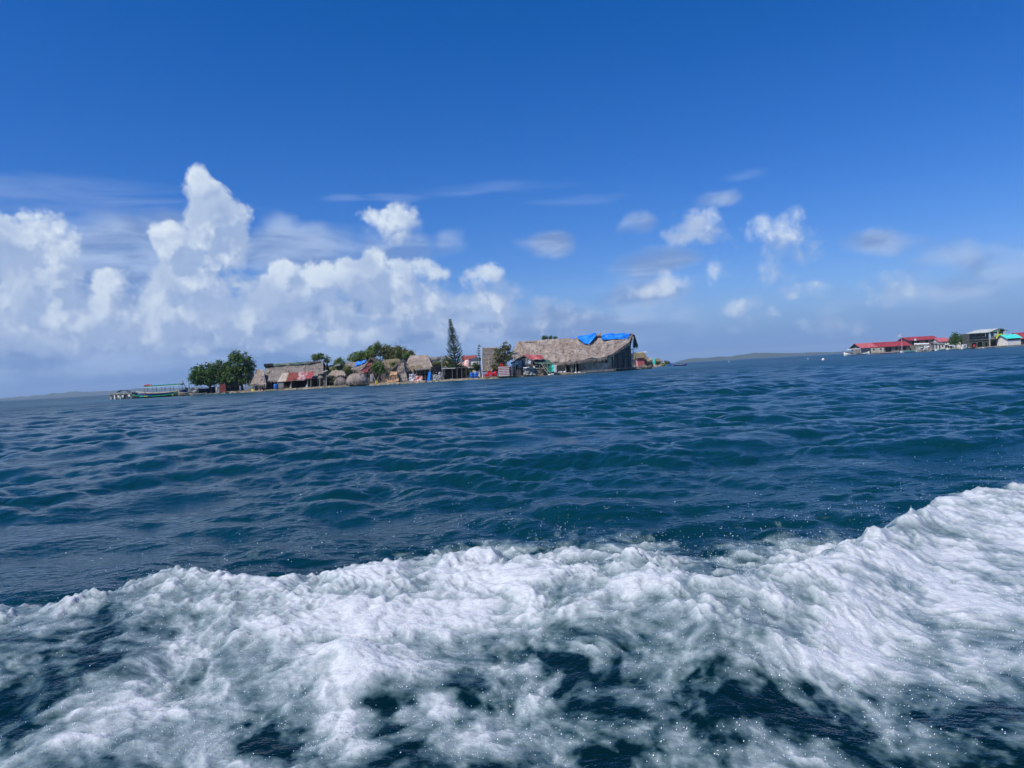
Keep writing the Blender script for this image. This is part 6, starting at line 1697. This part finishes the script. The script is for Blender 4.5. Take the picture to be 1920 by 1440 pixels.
block_house(1616, 1705, 656, 650, 641, 388, 12, 'long low building with a bright red iron roof nearest the white boat', 'concrete', ['tin_pink', 'tin_pink', 'tin_red', 'tin_red', 'tin_red', 'tin_red'], name='red_roofed_house', over=1.0, holes=((.03, .16, .1, .9), (.50, .62, .05, .9), (.70, .75, .3, .85), (.84, .93, .2, .85)), zb=.6)
t_ = thing('wall_annex', 'cream walled annex under the left eave of the long red roof', 'annex', (X_(1645, 657, 386), 386, .6))
for p0, p1 in ((1633, 1643.5), (1644.5, 1658)):
    part(MB().box(((X_(p0, 655, 386) + X_(p1, 655, 386)) / 2, 386.2, 1.85), (X_(p1, 655, 386) - X_(p0, 655, 386), .3, 2.3)), 'cream_wall', M['offwhite'], t_)
    part(MB().box(((X_(p0, 655, 386) + X_(p1, 655, 386)) / 2, 386.0, 2.35), (.8, .1, .7)), 'window', M['glass'], t_)
part(MB().box((X_(1644, 655, 386), 387.6, 1.5), (6, 2.0, 1.6)), 'body', M['offwhite'], t_)
t_ = thing('blue_shed', 'dark blue boarded shed front under the left gable of the long red roof', 'shed', (X_(1624, 657, 386), 386, .5))
for i in range(6):
    x = X_(1617 + i * 2.7, 656, 386); part(MB().box((x, 386 + .03 * (i % 2), 1.9), (.66, .1, 2.7)), 'board', M['navy'], t_)
part(MB().box((X_(1624, 655, 387), 387, 1.8), (4.2, 1.6, 2.4)), 'body', M['navy'], t_)
# quay
t_ = thing('quay', 'low pale landing along the front of the long red roofed building', 'quay', (X_(1670, 658, 379), 379, 0))
part(MB().box((X_(1673, 658, 379), 380, .30), (24, 4, .7)), 'wall', M['concrete'], t_)
part(MB().box((X_(1668, 658, 377), 377.6, .5), (10, .5, .18)), 'timber_edge', M['pink_cloth'], t_)
stripe_boat(1688, 1719, 659.5, 368, 'white open boat moored at the landing before the red roofs', 1.8, .6, .25, strake='turq')
block_house(1705, 1757, 652, 637, 630.5, 392, 10, 'taller building with a crimson iron roof behind the first', 'concrete', ['tin_red'], name='red_roofed_house', over=1.0, holes=((.10, .38, .55, .9), (.58, .70, .72, .93)), zb=.6)
single(MB().box((X_(1716, 636, 389), 389, Z_(1716, 637, 389)), (.8, .8, .9), 0, .8), 'water_tank', M['white'], (X_(1716, 636, 389), 389, Z_(1716, 637, 389)), 'small white tank by the left end of the crimson roof', 'tank')
t_ = thing('white_canopy', 'pale awning over the terrace below the crimson roof', 'awning', (X_(1728, 650, 388), 387, 1))
part(MB().slab(P(1714, 646, 385), P(1742, 645, 385), P(1742, 643, 388.5), P(1714, 643.5, 388.5), 8, 2, .15, lambda u_, v_: .08 * sin(u_ * 20)), 'sheet', M['white'], t_)
for px in (1716, 1725, 1734, 1741): part(MB().tube((X_(px, 655, 385.3), 385.3, .4), P(px, 645.5, 385.3), .08), 'post', M['post'], t_)
# flagpole
t_ = thing('flag_pole', 'white flag on a tall thin pole behind the long red roof', 'flag', (X_(1691, 656, 378), 378, .5))
part(MB().tube((X_(1691.5, 656, 378), 378, .4), P(1690, 625, 378), .12, .07), 'pole', M['pink_cloth'], t_)
part(cloth(MB(), P(1684.5, 632, 378), P(1690, 630, 378), P(1690.3, 626, 378), P(1685, 629.5, 378), 6, 4, .3, 3, .05), 'flag', M['white'], t_)
# dock with posts and moored boats
t_ = thing('dock', 'white railed dock on posts beside the grey pile house', 'dock', (X_(1740, 657, 366), 366, 0))
part(MB().box((X_(1738, 655, 366), 366, .85), (9.5, 2.2, .16)), 'deck', M['white'], t_)
for px in (1724, 1731, 1738, 1745, 1752): part(MB().tube((X_(px, 658, 365.5), 365.2, -.5), (X_(px, 654, 365.5), 365.2, 1.3), .13), 'pile', M['white'], t_)
t_ = thing('pile_house', 'tall grey boarded privy on piles at the dock', 'privy', (X_(1751, 656, 371), 371, .2))
for i in range(5):
    px = 1746.5 + i * 2.2; part(MB().box((X_(px, 650, 371), 371 + .04 * (i % 2), 2.1), (.52, .1, 3.0)), 'board', M['post' if i != 3 else 'white'], t_)
part(MB().box((X_(1751, 650, 372), 372, 2.05), (2.4, 1.6, 2.8)), 'body', M['post'], t_)
part(MB().slab(P(1745, 642.5, 370.5), P(1758, 642, 370.5), P(1758, 641, 373.5), P(1745, 641.5, 373.5), 4, 2, .12), 'roof', M['tin_grey'], t_)
for i in (1747, 1755): part(MB().tube((X_(i, 657, 371), 370.9, -.5), (X_(i, 655, 371), 370.9, .8), .12), 'stilt', M['post'], t_)
drape('tarpaulin', 1720, 1733, 650, 656, 373, 'grey_cloth', 'grey blue tarpaulin heap on the dock landing', 'tarpaulin', 81, .5, .8)
drape('tarpaulin', 1734, 1743, 648, 654, 374, 'white_cloth', 'white sheets piled beside the grey tarpaulin heap', 'tarpaulin', 82, .5, .8)
block_house(1762, 1781, 650, 640, 633, 386, 8, 'small house with a salmon red roof left of the round green tree', 'white', ['tin_pink'], name='red_roofed_house', over=.6, holes=((.1, .5, .2, .8),), zb=.6)
block_house(1758, 1772, 655, 645, 643, 378, 5, 'low white shack before the salmon red roof', 'white', ['tin_grey'], name='shack', over=.3, holes=((.2, .4, .1, .8), (.6, .8, .4, .8)), zb=.5, cat='shack')
block_house(1774, 1786, 653, 646, 643.5, 377, 5, 'small dark fronted shack under the round green tree', 'navy', ['tin_white'], name='shack', over=.3, holes=((.3, .7, .1, .8),), zb=.5, cat='shack')
stripe_boat(1753, 1776, 657, 362, 'white skiff with pale green side next to the dock', 1.6, .6, .3, strake='turq')
stripe_boat(1774, 1800, 655.5, 364, 'white motorboat with yellow stripe below the round tree', 1.8, .8, .4, strake='yellow', canopy=(1778, 1790, 2.0, 'white'))
tree('round_tree', 'round dark tree standing alone among the far island roofs', 'tree', (X_(1792, 652, 375), 375, .5),
     [((X_(1793, 636, 375), 375, Z_(1793, 636, 375)), (2.6, 2.3, 2.6)), ((X_(1787, 642, 375), 375, Z_(1787, 642, 375)), (2.0, 1.8, 1.6))], M['leaf_dark'], .42, .3, 77, dens=1.3)
block_house(1802, 1817, 650, 637, 634, 392, 6, 'grey concrete house between the round tree and the two storey building', 'white', ['tin_white'], name='grey_house', over=.3, holes=((.2, .42, .4, .75), (.6, .8, .4, .75)), zb=.6)
t_ = thing('thatched_shelter', 'dark open sided shelter left of the two storey building', 'shelter', (X_(1812, 652, 375), 375, .5))
part(MB().slab(P(1806, 645, 373), P(1822, 643, 373), P(1822, 639, 377), P(1808, 641, 377), 6, 2, .2), 'roof', M['dark_wood'], t_)
for px in (1808, 1814, 1820): part(MB().tube((X_(px, 652, 373.5), 373.5, .3), P(px, 644.5, 373.5), .1), 'post', M['post'], t_)
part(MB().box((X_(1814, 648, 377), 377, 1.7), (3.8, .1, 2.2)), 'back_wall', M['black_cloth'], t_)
stripe_boat(1802, 1817, 654.5, 360, 'white cabin boat left of the orange canoe', 1.8, .8, .3, cabin=(1804, 1812, 2.3))
stripe_boat(1816, 1832, 652.5, 362, 'orange and brown canoe under the first arch', 1.3, .7, .8, mat='hull_brown', strake='tin_rust', name='canoe', cat='canoe')
single(MB().box((X_(1827, 648, 364), 364, 1.5), (1.0, .7, 1.0), .3, .7), 'life_jacket_pile', M['red_plastic'], (X_(1827, 648, 364), 364, 1.0), 'red bundle on the orange and brown canoe', 'bundle')

# two-storey building with arches and pale roof
Yb = 366.0
t_ = thing('two_storey_building', 'two storey building with dark arches, pale wide roof and open balcony', 'building', (X_(1850, 650, Yb), Yb, .6))
x0, x1, x2 = X_(1820, 650, Yb), X_(1855, 650, Yb), X_(1887, 648, Yb)
z1 = Z_(1835, 637.5, Yb); z2 = Z_(1838, 624, Yb)
part(wall_holes((x0, Yb), (x1, Yb), .6, z1, .3, [(.06, .30, 0, .72), (.38, .62, 0, .78), (.78, .92, 0, .6)]), 'ground_floor_wall', M['dark_wall'], t_)
for (u0, u1, hh) in ((.06, .30, .72), (.38, .62, .78)):
    xa, xb = x0 + (x1 - x0) * u0, x0 + (x1 - x0) * u1; zt_ = .6 + (z1 - .6) * hh; n = 9; mb = MB()
    for i in range(n):
        a0, a1 = pi * i / n, pi * (i + 1) / n; cx_, rx_ = (xa + xb) / 2, (xb - xa) / 2
        f_ = lambda a_, k: Vector((cx_ - rx_ * k * cos(a_), Yb - .2, zt_ - .55 + .55 * k * sin(a_)))
        mb.prism([f_(a0, 1.0), f_(a1, 1.0), f_(a1, 1.22), f_(a0, 1.22)], (0, .15, 0))
    part(mb, 'arch', M['concrete'], t_)
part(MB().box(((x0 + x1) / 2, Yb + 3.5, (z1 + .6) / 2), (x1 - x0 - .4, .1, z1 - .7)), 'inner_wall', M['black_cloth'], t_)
part(wall_holes((x0 + .1, Yb + .25), (x1, Yb + .25), z1 + .25, z2, .25, [(.12, .26, .35, .85), (.38, .52, .35, .85), (.66, .86, .35, .9)]), 'upper_wall', M['dark_wall'], t_)
for u_ in (.19, .45, .76):
    xm = x0 + (x1 - x0) * u_; w = part(MB().box((xm, Yb + .55, z1 + .25 + (z2 - z1) * .6), (1.5, .06, 1.6)), 'window', M['glass'], t_)
    part(MB().box((xm, Yb + .08, z1 + .25 + (z2 - z1) * .33), (1.5, .12, .12)), 'sill', M['concrete'], w)
part(MB().box(((x0 + x1) / 2, Yb + 1, z1 + .12), (x1 - x0 + .5, 3, .24)), 'floor_slab', M['concrete'], t_)
part(MB().box((x0 + .12, Yb + 4.2, (z2 + .6) / 2), (.24, 7.6, z2 - .7)), 'side_wall', M['dark_wall'], t_)
part(wall_holes((x1 + .1, Yb + 1.2), (x2, Yb + 1.2), .6, z1, .25, [(.15, .45, .1, .75), (.68, .86, 0, .8)]), 'right_wall', M['concrete'], t_)
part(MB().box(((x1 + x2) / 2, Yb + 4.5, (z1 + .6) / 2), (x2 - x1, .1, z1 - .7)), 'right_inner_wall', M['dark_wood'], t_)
part(MB().box(((x1 + x2) / 2 + .2, Yb + .6, z1 + .12), (x2 - x1 + .2, 4.2, .28)), 'balcony_floor', M['concrete'], t_)
bal = part(MB().box(((x1 + x2) / 2 + .1, Yb - 1.4, z1 + 1.15), (x2 - x1, .08, .08)), 'balcony_rail', M['bright_wood'], t_)
for i in range(14):
    x = x1 + .2 + (x2 - x1) * i / 14; part(MB().box((x, Yb - 1.4, z1 + .7), (.14, .07, .85)), 'baluster', M['bright_wood'], bal)
for px in (1856, 1872, 1886): part(MB().box((X_(px, 640, Yb - 1.2), Yb - 1.1, (z2 + .6) / 2 + .2), (.3, .3, z2 + .1)), 'column', M['offwhite'], t_)
part(wall_holes((x1, Yb + 2.2), (x2, Yb + 2.2), z1 + .3, z2 + .4, .2, [(.1, .3, 0, .7), (.45, .65, .3, .7)]), 'upper_right_wall', M['post'], t_)
# roof: wide pale monopitch wings meeting in a low ridge
fl, fm_, fr_ = P(1810, 626, Yb - 1.5), P(1856, 623, Yb - 1.5), P(1872, 615.6, Yb + 4)
bl = P(1832, 618.5, Yb + 5)
n = 6
for i in range(n):
    u0, u1 = i / n, (i + 1) / n; dz = Vector((0, 0, .04 * (i % 2)))
    corrugated('roof_sheet', t_, fl.lerp(fm_, u0) + dz, fl.lerp(fm_, u1) + dz, bl.lerp(fr_, u1) + dz, bl.lerp(fr_, u0) + dz, M['tin_white'], 4, .05, .10)
gR = P(1890, 620, Yb + 1)
part(MB().prism([fm_ + Vector((0, .8, -.1)), gR + Vector((0, 0, 0)), P(1880, 616, Yb + 4), fr_ + Vector((0, 0, -.15))], (0, .15, -.1)), 'gable_panel', M['tarp_green'], t_)
part(MB().slab(P(1893, 621, Yb - 1), P(1893, 621, Yb + 9), P(1878, 615.8, Yb + 9), P(1873, 615.4, Yb - 1), 4, 4, .12), 'right_roof', M['tin_grey'], t_)
drape('banner', 1868, 1885, 626, 634.5, Yb - 1.9, 'yellow', 'bright yellow cloth hung over the balcony rail', 'banner', 91, .3, .08)
# turquoise roofed house at the right edge
t_ = block_house(1889, 1914, 647, 634, 626.5, 358, 8, 'white house with a bright turquoise roof at the right edge', 'white', ['turq'], name='turquoise_roofed_house', over=.7, holes=((.05, .95, .74, .97),), zb=.6)
block_house(1914, 1960, 647, 634, 622, 366, 9, 'dark walled house with a red roof cut by the right edge', 'dark_wall', ['tin_red'], name='red_roofed_house', over=.7, holes=((.1, .2, .2, .8),), zb=.6)
stripe_boat(1842, 1870, 650, 352, 'low pale skiff lying before the two storey building', 1.4, .35, .25, strake='post')
single(MB().box((X_(1898, 649, 350), 350.5, .35), (14, 2.2, .7)), 'sea_wall', M['concrete'], (X_(1898, 649, 350), 350.5, 0), 'low concrete landing in front of the turquoise roofed house', 'sea wall')
